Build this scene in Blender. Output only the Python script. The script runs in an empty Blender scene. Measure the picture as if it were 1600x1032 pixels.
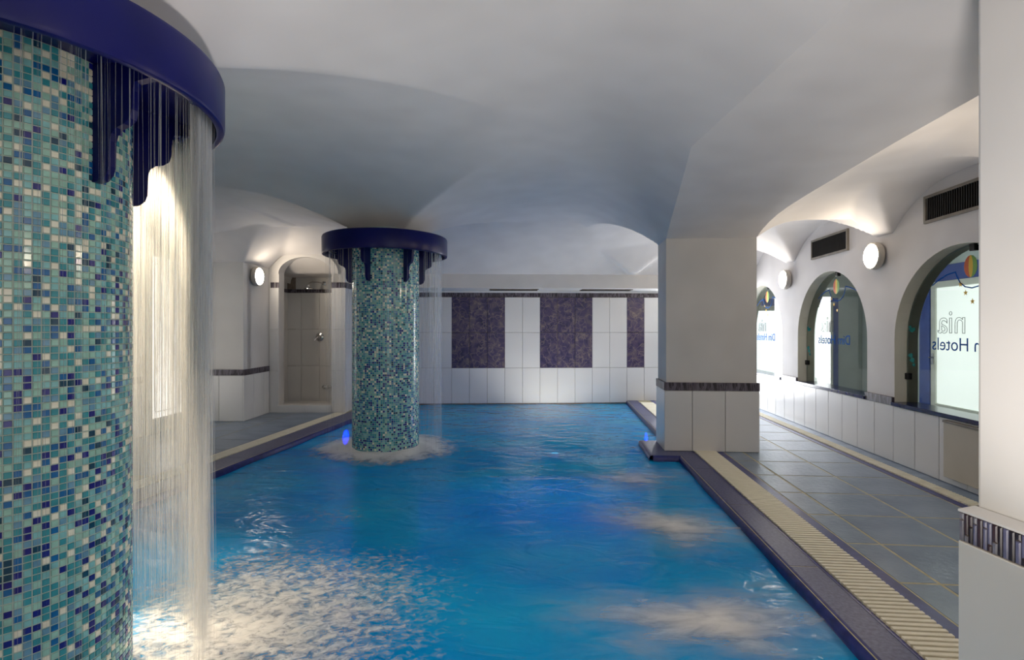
import bpy, bmesh, math, random
import numpy as np
from mathutils import Vector, Matrix

# ------------------------------------------------------------------ camera, world, exposure
SC = bpy.context.scene
COL = SC.collection
F = 820.0                      # focal length in pixels of a 1600 px wide frame
YAW = math.atan(72.0 / F)      # the camera looks slightly left of the pool's long axis (world Y)
EYE = 1.2
CA, SA = math.cos(YAW), math.sin(YAW)

cam_d = bpy.data.cameras.new('camera')
cam_d.sensor_fit = 'HORIZONTAL'
cam_d.sensor_width = 36.0
cam_d.lens = 36.0 * F / 1600.0
cam_d.shift_y = -2.0 / 1600.0
cam_d.clip_start = 0.05
cam = bpy.data.objects.new('camera', cam_d)
COL.objects.link(cam)
cam.location = (0, 0, EYE)
cam.rotation_euler = (math.pi / 2, 0, YAW)
SC.camera = cam

world = bpy.data.worlds.new('world')
SC.world = world
world.use_nodes = True
wb = world.node_tree.nodes['Background']
wb.inputs[0].default_value = (0.95, 0.95, 1.0, 1)
wb.inputs[1].default_value = 0.6

SC.view_settings.view_transform = 'Standard'
SC.view_settings.look = 'None'
SC.view_settings.gamma = 1.0
SC.view_settings.use_curve_mapping = False
SC.view_settings.exposure = 1.56

SC.cycles.max_bounces = 5
SC.cycles.diffuse_bounces = 3
SC.cycles.glossy_bounces = 2
SC.cycles.transmission_bounces = 2
SC.cycles.caustics_reflective = False
SC.cycles.caustics_refractive = False
SC.cycles.adaptive_threshold = 0.05

LAMP_POWER = 21.0              # emission strength of the round wall lamps
SPOT_POWER = 110.0             # added warm spotlight on the waterfall
DOWN_POWER = 36.0              # warm downlights added under the near canopy
FLOOD_POWER = 250.0             # added warm underwater floodlight by the back wall
UP_POWER = 50.0               # floor uplight added below the camera
POOL_POWER = 40.0              # blue underwater lamps
DOOR_POWER = 3.6               # daylight behind frosted door glass

rnd = random.Random(7)


def cw(xc, zc, z=0.0):
    """camera-aligned plan coordinates (right, forward) -> world"""
    return Vector((xc * CA - zc * SA, zc * CA + xc * SA, z))


def wc(x, y):
    return x * CA + y * SA, -x * SA + y * CA


# ------------------------------------------------------------------ materials
def srgb(r, g, b):
    def f(c):
        c /= 255.0
        return c / 12.92 if c <= 0.04045 else ((c + 0.055) / 1.055) ** 2.4
    return (f(r), f(g), f(b), 1.0)


def new_mat(name):
    m = bpy.data.materials.new(name)
    m.use_nodes = True
    nt = m.node_tree
    b = nt.nodes['Principled BSDF']
    return m, nt, b


def N(nt, kind, **kw):
    n = nt.nodes.new(kind)
    for k, v in kw.items():
        setattr(n, k, v)
    return n


def ramp(nt, stops):
    r = N(nt, 'ShaderNodeValToRGB')
    e = r.color_ramp.elements
    while len(e) < len(stops):
        e.new(0.5)
    for i, (p, c) in enumerate(stops):
        e[i].position = p
        e[i].color = c
    return r


def mat_noise(name, c1, c2, scale=6.0, rough=0.5, bump=0.0, bscale=None, detail=1.0, metallic=0.0, spec=0.5, stretch=None, coat=0.0):
    m, nt, b = new_mat(name)
    tc = N(nt, 'ShaderNodeTexCoord')
    src = tc.outputs['Object']
    if stretch:
        mp = N(nt, 'ShaderNodeMapping')
        mp.inputs['Scale'].default_value = stretch
        nt.links.new(src, mp.inputs[0])
        src = mp.outputs[0]
    n = N(nt, 'ShaderNodeTexNoise')
    n.inputs['Scale'].default_value = scale
    n.inputs['Detail'].default_value = detail
    nt.links.new(src, n.inputs['Vector'])
    r = ramp(nt, [(0.3, c1), (0.7, c2)])
    nt.links.new(n.outputs['Fac'], r.inputs[0])
    nt.links.new(r.outputs[0], b.inputs['Base Color'])
    b.inputs['Roughness'].default_value = rough
    b.inputs['Metallic'].default_value = metallic
    b.inputs['Specular IOR Level'].default_value = spec
    b.inputs['Coat Weight'].default_value = coat
    if bump:
        n2 = N(nt, 'ShaderNodeTexNoise')
        n2.inputs['Scale'].default_value = bscale or scale
        n2.inputs['Detail'].default_value = 2
        nt.links.new(src, n2.inputs['Vector'])
        bp = N(nt, 'ShaderNodeBump')
        bp.inputs['Strength'].default_value = bump
        bp.inputs['Distance'].default_value = 0.02
        nt.links.new(n2.outputs['Fac'], bp.inputs['Height'])
        nt.links.new(bp.outputs[0], b.inputs['Normal'])
    return m


M = {}
M['plaster'] = mat_noise('plaster', (0.735, 0.705, 0.695, 1), (0.80, 0.77, 0.76, 1), 3.0, 0.75, 0.10, 5.0)
M['plaster_soft'] = mat_noise('plaster_soft', (0.72, 0.70, 0.68, 1), (0.78, 0.76, 0.74, 1), 3.0, 0.7, 0.05, 9.0)
M['reveal'] = mat_noise('reveal_paint', srgb(230, 226, 208), srgb(238, 234, 218), 4.0, 0.6)
M['white_tile'] = mat_noise('white_tile', (0.82, 0.81, 0.81, 1), (0.86, 0.85, 0.84, 1), 2.0, 0.28)
M['grout'] = mat_noise('wall_grout', srgb(130, 118, 108), srgb(150, 138, 125), 20.0, 0.9)
M['floor_grout'] = mat_noise('floor_grout', srgb(178, 170, 140), srgb(196, 188, 158), 20.0, 0.9)
M['deck_tile'] = mat_noise('deck_tile', srgb(100, 118, 142), srgb(132, 148, 168), 3.5, 0.28, 0.12, 30.0, 3.0, stretch=(1, 2.2, 1))
M['coping'] = mat_noise('coping_granite', srgb(52, 56, 100), srgb(84, 88, 130), 60.0, 0.38, 0.05, 90.0, 3.0)
M['border'] = mat_noise('navy_border', srgb(28, 34, 100), srgb(44, 52, 128), 20.0, 0.3)
M['pool_wall'] = mat_noise('pool_tile_blue', srgb(0, 96, 214), srgb(8, 122, 226), 3.0, 0.4)
M['grate'] = mat_noise('grate_plastic', srgb(232, 226, 206), srgb(240, 235, 218), 10.0, 0.5)
M['channel'] = mat_noise('grate_channel', srgb(64, 56, 44), srgb(88, 78, 60), 10.0, 0.8)
M['canopy'] = mat_noise('canopy_navy', srgb(7, 12, 80), srgb(11, 17, 94), 4.0, 0.30, spec=0.25)
M['chrome'] = mat_noise('chrome', (0.6, 0.6, 0.6, 1), (0.7, 0.7, 0.7, 1), 4.0, 0.18, metallic=1.0)
M['lamp_ring'] = mat_noise('lamp_ring', srgb(190, 182, 170), srgb(205, 198, 188), 5.0, 0.4)
M['vent_frame'] = mat_noise('vent_frame', srgb(120, 112, 102), srgb(140, 132, 120), 10.0, 0.45)
M['vent_dark'] = mat_noise('vent_dark', srgb(18, 15, 14), srgb(30, 26, 24), 10.0, 0.7)
M['sill'] = mat_noise('sill_navy', srgb(18, 22, 72), srgb(30, 36, 92), 10.0, 0.15)
M['door_blue'] = mat_noise('door_frame_blue', srgb(30, 62, 140), srgb(40, 74, 156), 6.0, 0.4)
M['door_white'] = mat_noise('door_frame_white', srgb(205, 208, 198), srgb(218, 220, 212), 6.0, 0.4)
M['corridor'] = mat_noise('corridor_paint', srgb(190, 200, 196), srgb(200, 210, 206), 3.0, 0.6)
M['corridor_floor'] = mat_noise('corridor_floor', srgb(150, 150, 145), srgb(170, 170, 162), 3.0, 0.4)
M['beige'] = mat_noise('beige_panel', srgb(198, 188, 170), srgb(208, 199, 182), 3.0, 0.5)
M['black'] = mat_noise('black_plastic', srgb(22, 22, 24), srgb(34, 34, 36), 8.0, 0.4)
M['text_blue'] = mat_noise('lettering_blue', srgb(24, 84, 168), srgb(34, 98, 184), 8.0, 0.95, spec=0.05)
M['text_grey'] = mat_noise('lettering_outline', srgb(110, 116, 124), srgb(130, 136, 142), 8.0, 0.95, spec=0.05)
M['balloon_a'] = mat_noise('balloon_red', srgb(206, 90, 44), srgb(216, 104, 50), 8.0, 0.5)
M['balloon_b'] = mat_noise('balloon_yellow', srgb(232, 186, 40), srgb(240, 200, 60), 8.0, 0.5)
M['balloon_c'] = mat_noise('balloon_green', srgb(110, 160, 60), srgb(120, 172, 70), 8.0, 0.5)
M['teal'] = mat_noise('leaf_teal', srgb(20, 140, 140), srgb(30, 160, 158), 8.0, 0.5)

# dark marbled tile
m, nt, b = new_mat('marbled_tile')
tc = N(nt, 'ShaderNodeTexCoord')
oi = N(nt, 'ShaderNodeObjectInfo')
ad = N(nt, 'ShaderNodeVectorMath', operation='ADD')
nt.links.new(tc.outputs['Object'], ad.inputs[0])
mu = N(nt, 'ShaderNodeVectorMath', operation='SCALE')
mu.inputs['Scale'].default_value = 11.0
nt.links.new(oi.outputs['Random'], mu.inputs[0])
nt.links.new(mu.outputs[0], ad.inputs[1])
n1 = N(nt, 'ShaderNodeTexNoise'); n1.inputs['Scale'].default_value = 7.0; n1.inputs['Detail'].default_value = 8; n1.inputs['Distortion'].default_value = 1.2
nt.links.new(ad.outputs[0], n1.inputs['Vector'])
r1 = ramp(nt, [(0.28, srgb(40, 36, 72)), (0.46, srgb(72, 62, 100)), (0.62, srgb(100, 88, 104)), (0.80, srgb(140, 124, 118))])
nt.links.new(n1.outputs['Fac'], r1.inputs[0])
v1 = N(nt, 'ShaderNodeTexVoronoi', feature='DISTANCE_TO_EDGE'); v1.inputs['Scale'].default_value = 9.0
n3 = N(nt, 'ShaderNodeTexNoise'); n3.inputs['Scale'].default_value = 5.0
nt.links.new(ad.outputs[0], n3.inputs['Vector'])
mx0 = N(nt, 'ShaderNodeMix', data_type='VECTOR'); mx0.inputs[0].default_value = 0.35
nt.links.new(ad.outputs[0], mx0.inputs[4]); nt.links.new(n3.outputs['Color'], mx0.inputs[5])
nt.links.new(mx0.outputs[1], v1.inputs['Vector'])
r2 = ramp(nt, [(0.0, (0.45, 0.45, 0.45, 1)), (0.05, (0, 0, 0, 1))])
nt.links.new(v1.outputs['Distance'], r2.inputs[0])
mx = N(nt, 'ShaderNodeMix', data_type='RGBA')
nt.links.new(r2.outputs[0], mx.inputs[0]); nt.links.new(r1.outputs[0], mx.inputs[6])
mx.inputs[7].default_value = srgb(176, 158, 140)
nt.links.new(mx.outputs[2], b.inputs['Base Color'])
b.inputs['Roughness'].default_value = 0.3
M['marble'] = m

# thin vertical mosaic strips of the dado band
m, nt, b = new_mat('band_mosaic')
tc = N(nt, 'ShaderNodeTexCoord')
mp = N(nt, 'ShaderNodeMapping'); mp.inputs['Scale'].default_value = (70, 70, 14)
nt.links.new(tc.outputs['Object'], mp.inputs[0])
vn = N(nt, 'ShaderNodeTexVoronoi'); vn.inputs['Scale'].default_value = 1.0
nt.links.new(mp.outputs[0], vn.inputs['Vector'])
rr = ramp(nt, [(0.0, srgb(40, 34, 44)), (0.5, srgb(72, 64, 74)), (0.9, srgb(112, 104, 118))])
sx = N(nt, 'ShaderNodeSeparateColor')
nt.links.new(vn.outputs['Color'], sx.inputs[0])
nt.links.new(sx.outputs[0], rr.inputs[0])
nt.links.new(rr.outputs[0], b.inputs['Base Color'])
b.inputs['Roughness'].default_value = 0.35
M['band'] = m
M['strip_a'] = mat_noise('strip_slate_blue', srgb(104, 104, 140), srgb(124, 124, 158), 30.0, 0.3)
M['strip_b'] = mat_noise('strip_plum', srgb(62, 44, 56), srgb(80, 58, 68), 30.0, 0.3)
M['strip_c'] = mat_noise('strip_dark', srgb(36, 28, 38), srgb(52, 42, 54), 30.0, 0.3)
M['strip_d'] = mat_noise('strip_grey', srgb(120, 118, 136), srgb(140, 138, 152), 30.0, 0.3)
M['strip_grout'] = mat_noise('strip_grout', srgb(150, 136, 120), srgb(164, 150, 134), 30.0, 0.9)

# glass mosaic of the columns
TILE_COLS = [('teal', (58, 146, 158)), ('aqua', (130, 190, 192)), ('seafoam', (152, 198, 184)), ('blue', (24, 100, 160)),
             ('navy', (24, 30, 124)), ('petrol', (18, 66, 92)), ('cream', (240, 234, 212)), ('steel', (104, 152, 180))]
TM = []
for nm, c in TILE_COLS:
    c2 = tuple(min(255, int(v * 1.1 + 4)) for v in c)
    TM.append(mat_noise('mosaic_' + nm, srgb(*c), srgb(*c2), 30.0, 0.18, coat=0.2))
M['mosaic_grout'] = mat_noise('mosaic_grout', srgb(170, 190, 182), srgb(188, 204, 194), 30.0, 0.8)


def emit_mat(name, col, strength, base=(0.9, 0.9, 0.9, 1)):
    m, nt, b = new_mat(name)
    b.inputs['Base Color'].default_value = base
    n = N(nt, 'ShaderNodeTexNoise'); n.inputs['Scale'].default_value = 1.5; n.inputs['Detail'].default_value = 0
    tc = N(nt, 'ShaderNodeTexCoord'); nt.links.new(tc.outputs['Object'], n.inputs['Vector'])
    r = ramp(nt, [(0.2, tuple(v * 0.95 for v in col[:3]) + (1,)), (0.8, col)])
    nt.links.new(n.outputs['Fac'], r.inputs[0])
    nt.links.new(r.outputs[0], b.inputs['Emission Color'])
    b.inputs['Emission Strength'].default_value = strength
    b.inputs['Roughness'].default_value = 0.3
    return m


M['lamp_glow'] = emit_mat('lamp_diffuser', (1.0, 0.86, 0.68, 1), LAMP_POWER)
M['door_glow'] = emit_mat('door_frosted_glass', (0.90, 0.97, 0.92, 1), DOOR_POWER * 0.065)
M['door_glow_b'] = emit_mat('door_frosted_glass_bright', (0.90, 0.95, 1.0, 1), DOOR_POWER * 0.12)
M['door_glow_w'] = emit_mat('door_frosted_glass_warm', (1.0, 0.95, 0.88, 1), DOOR_POWER * 0.13)
M['door_glow_n'] = emit_mat('door_daylight_glass', (0.95, 0.97, 1.0, 1), 5.0)  # glow of the added door behind the far pier
M['downlight'] = emit_mat('downlight_lens', (1.0, 0.82, 0.6, 1), 12.0)  # lens of the added downlights and floor uplight
M['flood_lens'] = emit_mat('flood_lens', (1.0, 0.7, 0.5, 1), 0.3)
M['pool_glow'] = emit_mat('underwater_lamp_glass', (0.0, 0.004, 1.0, 1), POOL_POWER)

# window glass: thin pane, mostly clear with mirror-like sheen
m, nt, b = new_mat('window_glass')
nt.nodes.remove(b)
out = nt.nodes['Material Output']
tr = N(nt, 'ShaderNodeBsdfTransparent'); tr.inputs[0].default_value = (0.90, 0.97, 0.94, 1)
gl = N(nt, 'ShaderNodeBsdfGlossy'); gl.inputs['Roughness'].default_value = 0.02
fr = N(nt, 'ShaderNodeFresnel'); fr.inputs[0].default_value = 1.5
mixs = N(nt, 'ShaderNodeMixShader')
nt.links.new(fr.outputs[0], mixs.inputs[0]); nt.links.new(tr.outputs[0], mixs.inputs[1]); nt.links.new(gl.outputs[0], mixs.inputs[2])
nt.links.new(mixs.outputs[0], out.inputs[0])
M['glass'] = m

# pool water: aerated blue water, see-through to the basin, mirror sheen by Fresnel
m, nt, b = new_mat('pool_water')
nt.nodes.remove(b)
out = nt.nodes['Material Output']
tc = N(nt, 'ShaderNodeTexCoord')
mp = N(nt, 'ShaderNodeMapping'); mp.inputs['Scale'].default_value = (1.0, 1.8, 1)
nt.links.new(tc.outputs['Object'], mp.inputs[0])
n1 = N(nt, 'ShaderNodeTexNoise'); n1.inputs['Scale'].default_value = 3.2; n1.inputs['Detail'].default_value = 3; n1.inputs['Distortion'].default_value = 0.7
nt.links.new(mp.outputs[0], n1.inputs['Vector'])
bp = N(nt, 'ShaderNodeBump'); bp.inputs['Strength'].default_value = 0.35; bp.inputs['Distance'].default_value = 0.06
nt.links.new(n1.outputs['Fac'], bp.inputs['Height'])
tr = N(nt, 'ShaderNodeBsdfTransparent'); tr.inputs[0].default_value = (0.42, 0.80, 0.95, 1)
df = N(nt, 'ShaderNodeBsdfDiffuse')
n2 = N(nt, 'ShaderNodeTexNoise'); n2.inputs['Scale'].default_value = 0.9; n2.inputs['Detail'].default_value = 3
nt.links.new(mp.outputs[0], n2.inputs['Vector'])
r2 = ramp(nt, [(0.3, srgb(0, 156, 240)), (0.7, srgb(26, 188, 246))])
nt.links.new(n2.outputs['Fac'], r2.inputs[0]); nt.links.new(r2.outputs[0], df.inputs[0])
nt.links.new(bp.outputs[0], df.inputs['Normal'])
m1 = N(nt, 'ShaderNodeMixShader'); m1.inputs[0].default_value = 0.80
nt.links.new(tr.outputs[0], m1.inputs[1]); nt.links.new(df.outputs[0], m1.inputs[2])
gl = N(nt, 'ShaderNodeBsdfGlossy'); gl.inputs['Roughness'].default_value = 0.16
nt.links.new(bp.outputs[0], gl.inputs['Normal'])
fr = N(nt, 'ShaderNodeFresnel'); fr.inputs[0].default_value = 1.20
nt.links.new(bp.outputs[0], fr.inputs['Normal'])
m2 = N(nt, 'ShaderNodeMixShader')
nt.links.new(fr.outputs[0], m2.inputs[0]); nt.links.new(m1.outputs[0], m2.inputs[1]); nt.links.new(gl.outputs[0], m2.inputs[2])
nt.links.new(m2.outputs[0], out.inputs[0])
M['water'] = m

# falling water threads: half clear, half scattering
m, nt, b = new_mat('falling_water')
nt.nodes.remove(b)
out = nt.nodes['Material Output']
tc = N(nt, 'ShaderNodeTexCoord')
mp = N(nt, 'ShaderNodeMapping'); mp.inputs['Scale'].default_value = (60, 60, 1.5)
nt.links.new(tc.outputs['Object'], mp.inputs[0])
n1 = N(nt, 'ShaderNodeTexNoise'); n1.inputs['Scale'].default_value = 1.0
nt.links.new(mp.outputs[0], n1.inputs['Vector'])
r1 = ramp(nt, [(0.3, (0.10, 0.10, 0.10, 1)), (0.7, (0.55, 0.55, 0.55, 1))])
nt.links.new(n1.outputs['Fac'], r1.inputs[0])
tr = N(nt, 'ShaderNodeBsdfTransparent')
tl = N(nt, 'ShaderNodeBsdfTranslucent'); tl.inputs[0].default_value = (0.95, 0.95, 0.95, 1)
df = N(nt, 'ShaderNodeBsdfDiffuse'); df.inputs[0].default_value = (0.9, 0.9, 0.9, 1)
m0 = N(nt, 'ShaderNodeMixShader'); m0.inputs[0].default_value = 0.2
nt.links.new(tl.outputs[0], m0.inputs[1]); nt.links.new(df.outputs[0], m0.inputs[2])
m1 = N(nt, 'ShaderNodeMixShader')
nt.links.new(r1.outputs[0], m1.inputs[0]); nt.links.new(tr.outputs[0], m1.inputs[1]); nt.links.new(m0.outputs[0], m1.inputs[2])
nt.links.new(m1.outputs[0], out.inputs[0])
M['falls'] = m


def foam_mat(name, scale, stretch, lo, hi, power=1.0, ring=None):
    """white froth: opacity falls off from the patch's middle (or ring) and breaks up in streaks"""
    m, nt, b = new_mat(name)
    nt.nodes.remove(b)
    out = nt.nodes['Material Output']
    at = N(nt, 'ShaderNodeAttribute', attribute_name='froth')
    tc = N(nt, 'ShaderNodeTexCoord')
    mp = N(nt, 'ShaderNodeMapping'); mp.inputs['Scale'].default_value = stretch
    nt.links.new(tc.outputs['Object'], mp.inputs[0])
    n1 = N(nt, 'ShaderNodeTexNoise'); n1.inputs['Scale'].default_value = scale; n1.inputs['Detail'].default_value = 6; n1.inputs['Roughness'].default_value = 0.65; n1.inputs['Distortion'].default_value = 0.6
    nt.links.new(mp.outputs[0], n1.inputs['Vector'])
    mr = N(nt, 'ShaderNodeMapRange'); mr.inputs[1].default_value = lo; mr.inputs[2].default_value = hi
    mr.interpolation_type = 'SMOOTHSTEP'
    # froth density raises the noise threshold softly
    a1 = N(nt, 'ShaderNodeMath', operation='MULTIPLY_ADD'); a1.inputs[1].default_value = 0.55; a1.inputs[2].default_value = -0.275
    nt.links.new(at.outputs['Fac'], a1.inputs[0])
    a2 = N(nt, 'ShaderNodeMath', operation='ADD')
    nt.links.new(n1.outputs['Fac'], a2.inputs[0]); nt.links.new(a1.outputs[0], a2.inputs[1])
    nt.links.new(a2.outputs[0], mr.inputs[0])
    a3 = N(nt, 'ShaderNodeMath', operation='MULTIPLY')
    nt.links.new(mr.outputs[0], a3.inputs[0])
    pw = N(nt, 'ShaderNodeMath', operation='POWER'); pw.inputs[1].default_value = power
    nt.links.new(at.outputs['Fac'], pw.inputs[0])
    nt.links.new(pw.outputs[0], a3.inputs[1])
    tr = N(nt, 'ShaderNodeBsdfTransparent')
    df = N(nt, 'ShaderNodeBsdfDiffuse'); df.inputs[0].default_value = (0.86, 0.86, 0.86, 1)
    bp = N(nt, 'ShaderNodeBump'); bp.inputs['Strength'].default_value = 0.8; bp.inputs['Distance'].default_value = 0.02
    nt.links.new(n1.outputs['Fac'], bp.inputs['Height']); nt.links.new(bp.outputs[0], df.inputs['Normal'])
    ms = N(nt, 'ShaderNodeMixShader')
    nt.links.new(a3.outputs[0], ms.inputs[0]); nt.links.new(tr.outputs[0], ms.inputs[1]); nt.links.new(df.outputs[0], ms.inputs[2])
    nt.links.new(ms.outputs[0], out.inputs[0])
    return m


M['foam_jet'] = foam_mat('jet_froth', 3.5, (1, 3.0, 1), 0.10, 0.85, 0.9)
M['foam_ring'] = foam_mat('ring_froth', 8.0, (1, 1, 1), 0.22, 0.62, 0.7)
M['foam_splash'] = foam_mat('splash_froth', 22.0, (1.0, 1.4, 1), 0.46, 0.86, 0.6)


# ------------------------------------------------------------------ mesh helpers
def link(o, parent=None):
    COL.objects.link(o)
    if parent is not None:
        o.parent = parent
    return o


def mesh_obj(name, verts, faces, mats, parent=None, smooth=False, midx=None):
    me = bpy.data.meshes.new(name)
    me.from_pydata([tuple(v) for v in verts], [], faces)
    for mm in (mats if isinstance(mats, (list, tuple)) else [mats]):
        me.materials.append(mm)
    if midx is not None:
        me.polygons.foreach_set('material_index', midx)
    if smooth:
        me.polygons.foreach_set('use_smooth', [True] * len(me.polygons))
    me.update()
    return link(bpy.data.objects.new(name, me), parent)


class MB:
    """collects simple solids into one mesh"""
    def __init__(s):
        s.v, s.f = [], []

    def add(s, verts, faces):
        o = len(s.v)
        s.v += [tuple(v) for v in verts]
        s.f += [tuple(i + o for i in f) for f in faces]
        return s

    def box(s, x0, x1, y0, y1, z0, z1, tf=None):
        vs = [(x, y, z) for z in (z0, z1) for y in (y0, y1) for x in (x0, x1)]
        if tf:
            vs = [tf(*v) for v in vs]
        return s.add(vs, [(0, 2, 3, 1), (4, 5, 7, 6), (0, 1, 5, 4), (2, 6, 7, 3), (0, 4, 6, 2), (1, 3, 7, 5)])

    def prism(s, pts, z0, z1):
        n = len(pts)
        vs = [(p[0], p[1], z0) for p in pts] + [(p[0], p[1], z1) for p in pts]
        fs = [tuple(range(n - 1, -1, -1)), tuple(range(n, 2 * n))]
        fs += [(i, (i + 1) % n, (i + 1) % n + n, i + n) for i in range(n)]
        return s.add(vs, fs)

    def lathe(s, prof, n=48, c=(0, 0, 0), axis='z', closed=False):
        vs, fs = [], []
        k = len(prof)
        for i in range(n):
            a = 2 * math.pi * i / n
            for r, h in prof:
                if axis == 'z':
                    vs.append((c[0] + r * math.cos(a), c[1] + r * math.sin(a), c[2] + h))
                elif axis == 'x':
                    vs.append((c[0] + h, c[1] + r * math.cos(a), c[2] + r * math.sin(a)))
                else:
                    vs.append((c[0] + r * math.cos(a), c[1] + h, c[2] + r * math.sin(a)))
        for i in range(n):
            j = (i + 1) % n
            for q in range(k if closed else k - 1):
                q2 = (q + 1) % k
                fs.append((i * k + q, j * k + q, j * k + q2, i * k + q2))
        return s.add(vs, fs)

    def tube(s, pts, r, n=8):
        pts = [Vector(p) for p in pts]
        vs, fs = [], []
        for i, p in enumerate(pts):
            d = (pts[min(i + 1, len(pts) - 1)] - pts[max(i - 1, 0)]).normalized()
            u = d.cross(Vector((0, 0, 1)) if abs(d.z) < 0.9 else Vector((1, 0, 0))).normalized()
            w = d.cross(u)
            for k in range(n):
                a = 2 * math.pi * k / n
                vs.append(p + (u * math.cos(a) + w * math.sin(a)) * r)
        for i in range(len(pts) - 1):
            for k in range(n):
                fs.append((i * n + k, i * n + (k + 1) % n, (i + 1) * n + (k + 1) % n, (i + 1) * n + k))
        fs.append(tuple(range(n)))
        fs.append(tuple(range((len(pts) - 1) * n, len(pts) * n)))
        return s.add(vs, fs)

    def build(s, name, mat, parent=None, smooth=False, bevel=0.0, fix=True):
        o = mesh_obj(name, s.v, s.f, mat, parent)
        me = o.data
        if fix or bevel:
            bm = bmesh.new(); bm.from_mesh(me)
            bmesh.ops.recalc_face_normals(bm, faces=bm.faces)
            if bevel:
                bmesh.ops.bevel(bm, geom=[e for e in bm.edges if len(e.link_faces) == 2 and e.calc_face_angle() > 0.6], offset=bevel, segments=2, affect='EDGES', profile=0.5)
            bm.to_mesh(me); bm.free()
        if smooth:
            me.polygons.foreach_set('use_smooth', [True] * len(me.polygons))
            me.set_sharp_from_angle(angle=math.radians(40))
        return o


def tag(o, label=None, cat=None, group=None, kind=None):
    if label: o['label'] = label
    if cat: o['category'] = cat
    if group: o['group'] = group
    if kind: o['kind'] = kind
    return o


def empty(name, loc=(0, 0, 0), rz=0.0):
    o = bpy.data.objects.new(name, None)
    o.location = loc
    o.rotation_euler = (0, 0, rz)
    o.empty_display_size = 0.1
    COL.objects.link(o)
    return o


_tiles = {}


def tile_mesh(w, h, t, mat, ch=0.003):
    """a chamfered slab lying in local x (width) / z (height), front towards -y, centred on its back face"""
    key = (round(w, 4), round(h, 4), round(t, 4), mat.name)
    if key in _tiles:
        return _tiles[key]
    a, c = w / 2, h / 2
    vs = []
    for y, i in ((0, 0), (-t + ch, 0), (-t, ch)):
        vs += [(-a + i, y, -c + i), (a - i, y, -c + i), (a - i, y, c - i), (-a + i, y, c - i)]
    fs = [(3, 2, 1, 0)[::-1], (8, 9, 10, 11)]
    for k in (0, 4):
        fs += [(k + j, k + (j + 1) % 4, k + 4 + (j + 1) % 4, k + 4 + j) for j in range(4)]
    me = bpy.data.meshes.new('tile')
    me.from_pydata(vs, [], fs)
    me.materials.append(mat)
    me.update()
    _tiles[key] = me
    return me


def put_tile(parent, frame, x0, x1, z0, z1, mat, t=0.012, gap=0.004, y=0.0, name='tile'):
    me = tile_mesh(x1 - x0 - gap, z1 - z0 - gap, t, mat)
    o = bpy.data.objects.new(name, me)
    COL.objects.link(o)
    o.parent = parent
    o.matrix_basis = frame @ Matrix.Translation(((x0 + x1) / 2, y, (z0 + z1) / 2))
    return o


def wall_frame(p0, p1):
    """local frame on a wall from plan point p0 to p1: x along, -y out of the wall towards the viewer's right-hand rule side"""
    p0, p1 = Vector((p0[0], p0[1], 0)), Vector((p1[0], p1[1], 0))
    a = math.atan2(p1.y - p0.y, p1.x - p0.x)
    return Matrix.Translation(p0) @ Matrix.Rotation(a, 4, 'Z'), (p1 - p0).length


def band_strip(parent, frame, x0, x1, z0, z1, y=0.0, t=0.014, name='mosaic_band'):
    me = tile_mesh(x1 - x0, z1 - z0, t, M['band'], 0.001)
    o = bpy.data.objects.new(name, me)
    COL.objects.link(o); o.parent = parent
    o.matrix_basis = frame @ Matrix.Translation(((x0 + x1) / 2, y, (z0 + z1) / 2))
    return o


def dado(parent, p0, p1, h=0.595, band=0.075, w=0.3, first=None, zb=0.0, tile=None):
    fr, L = wall_frame(p0, p1)
    x = 0.0
    nx = first if first else w
    while x < L - 0.02:
        x1 = min(L, x + nx)
        if L - x1 < 0.05:
            x1 = L
        put_tile(parent, fr, x, x1, zb, h, tile or M['white_tile'], 0.015)
        x = x1; nx = w
    if band:
        band_strip(parent, fr, 0, L, h, h + band, t=0.017)
    return fr, L


WATER = -0.05
ZB0 = 8.62


def zback(xc):
    return ZB0 + 0.045 * (xc + 1.514)


# right-hand arch band between the two piers: plan line and height of its two edges
RL = np.array([(1.575, 1.07, 2.36), (1.949, 1.03, 2.36), (2.478, 0.964, 2.36), (2.96, 0.905, 2.36), (3.437, 0.847, 2.36), (3.85, 0.905, 2.337), (4.30, 0.964, 2.296), (4.80, 1.013, 2.205), (5.28, 1.06, 2.087)])
RR = np.array([(1.575, 2.27), (2.6, 2.27), (3.17, 2.266), (3.71, 2.252), (4.26, 2.238), (4.60, 2.222), (4.79, 2.205), (4.97, 2.178), (5.12, 2.143), (5.21, 2.115), (5.28, 2.087)])


def ell(d):
    d = min(max(d, 0.0), 1.0)
    return 1 - (1 - d) ** 2.5


def sup(x, y, x0, x1, y0, y1, z0, L, R, Nn, Ff):
    """one springing of the vaults: each side = (reach, rise); returns the ceiling height it allows"""
    zx = zy = 0.0
    for d, side in ((x0 - x, L), (x - x1, R)):
        if d > 0:
            if d > side[0]: return 9.0
            zx = side[1] * ell(d / side[0])
    for d, side in ((y0 - y, Nn), (y - y1, Ff)):
        if d > 0:
            if d > side[0]: return 9.0
            zy = side[1] * ell(d / side[0])
    return z0 + max(zx, zy)


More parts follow.
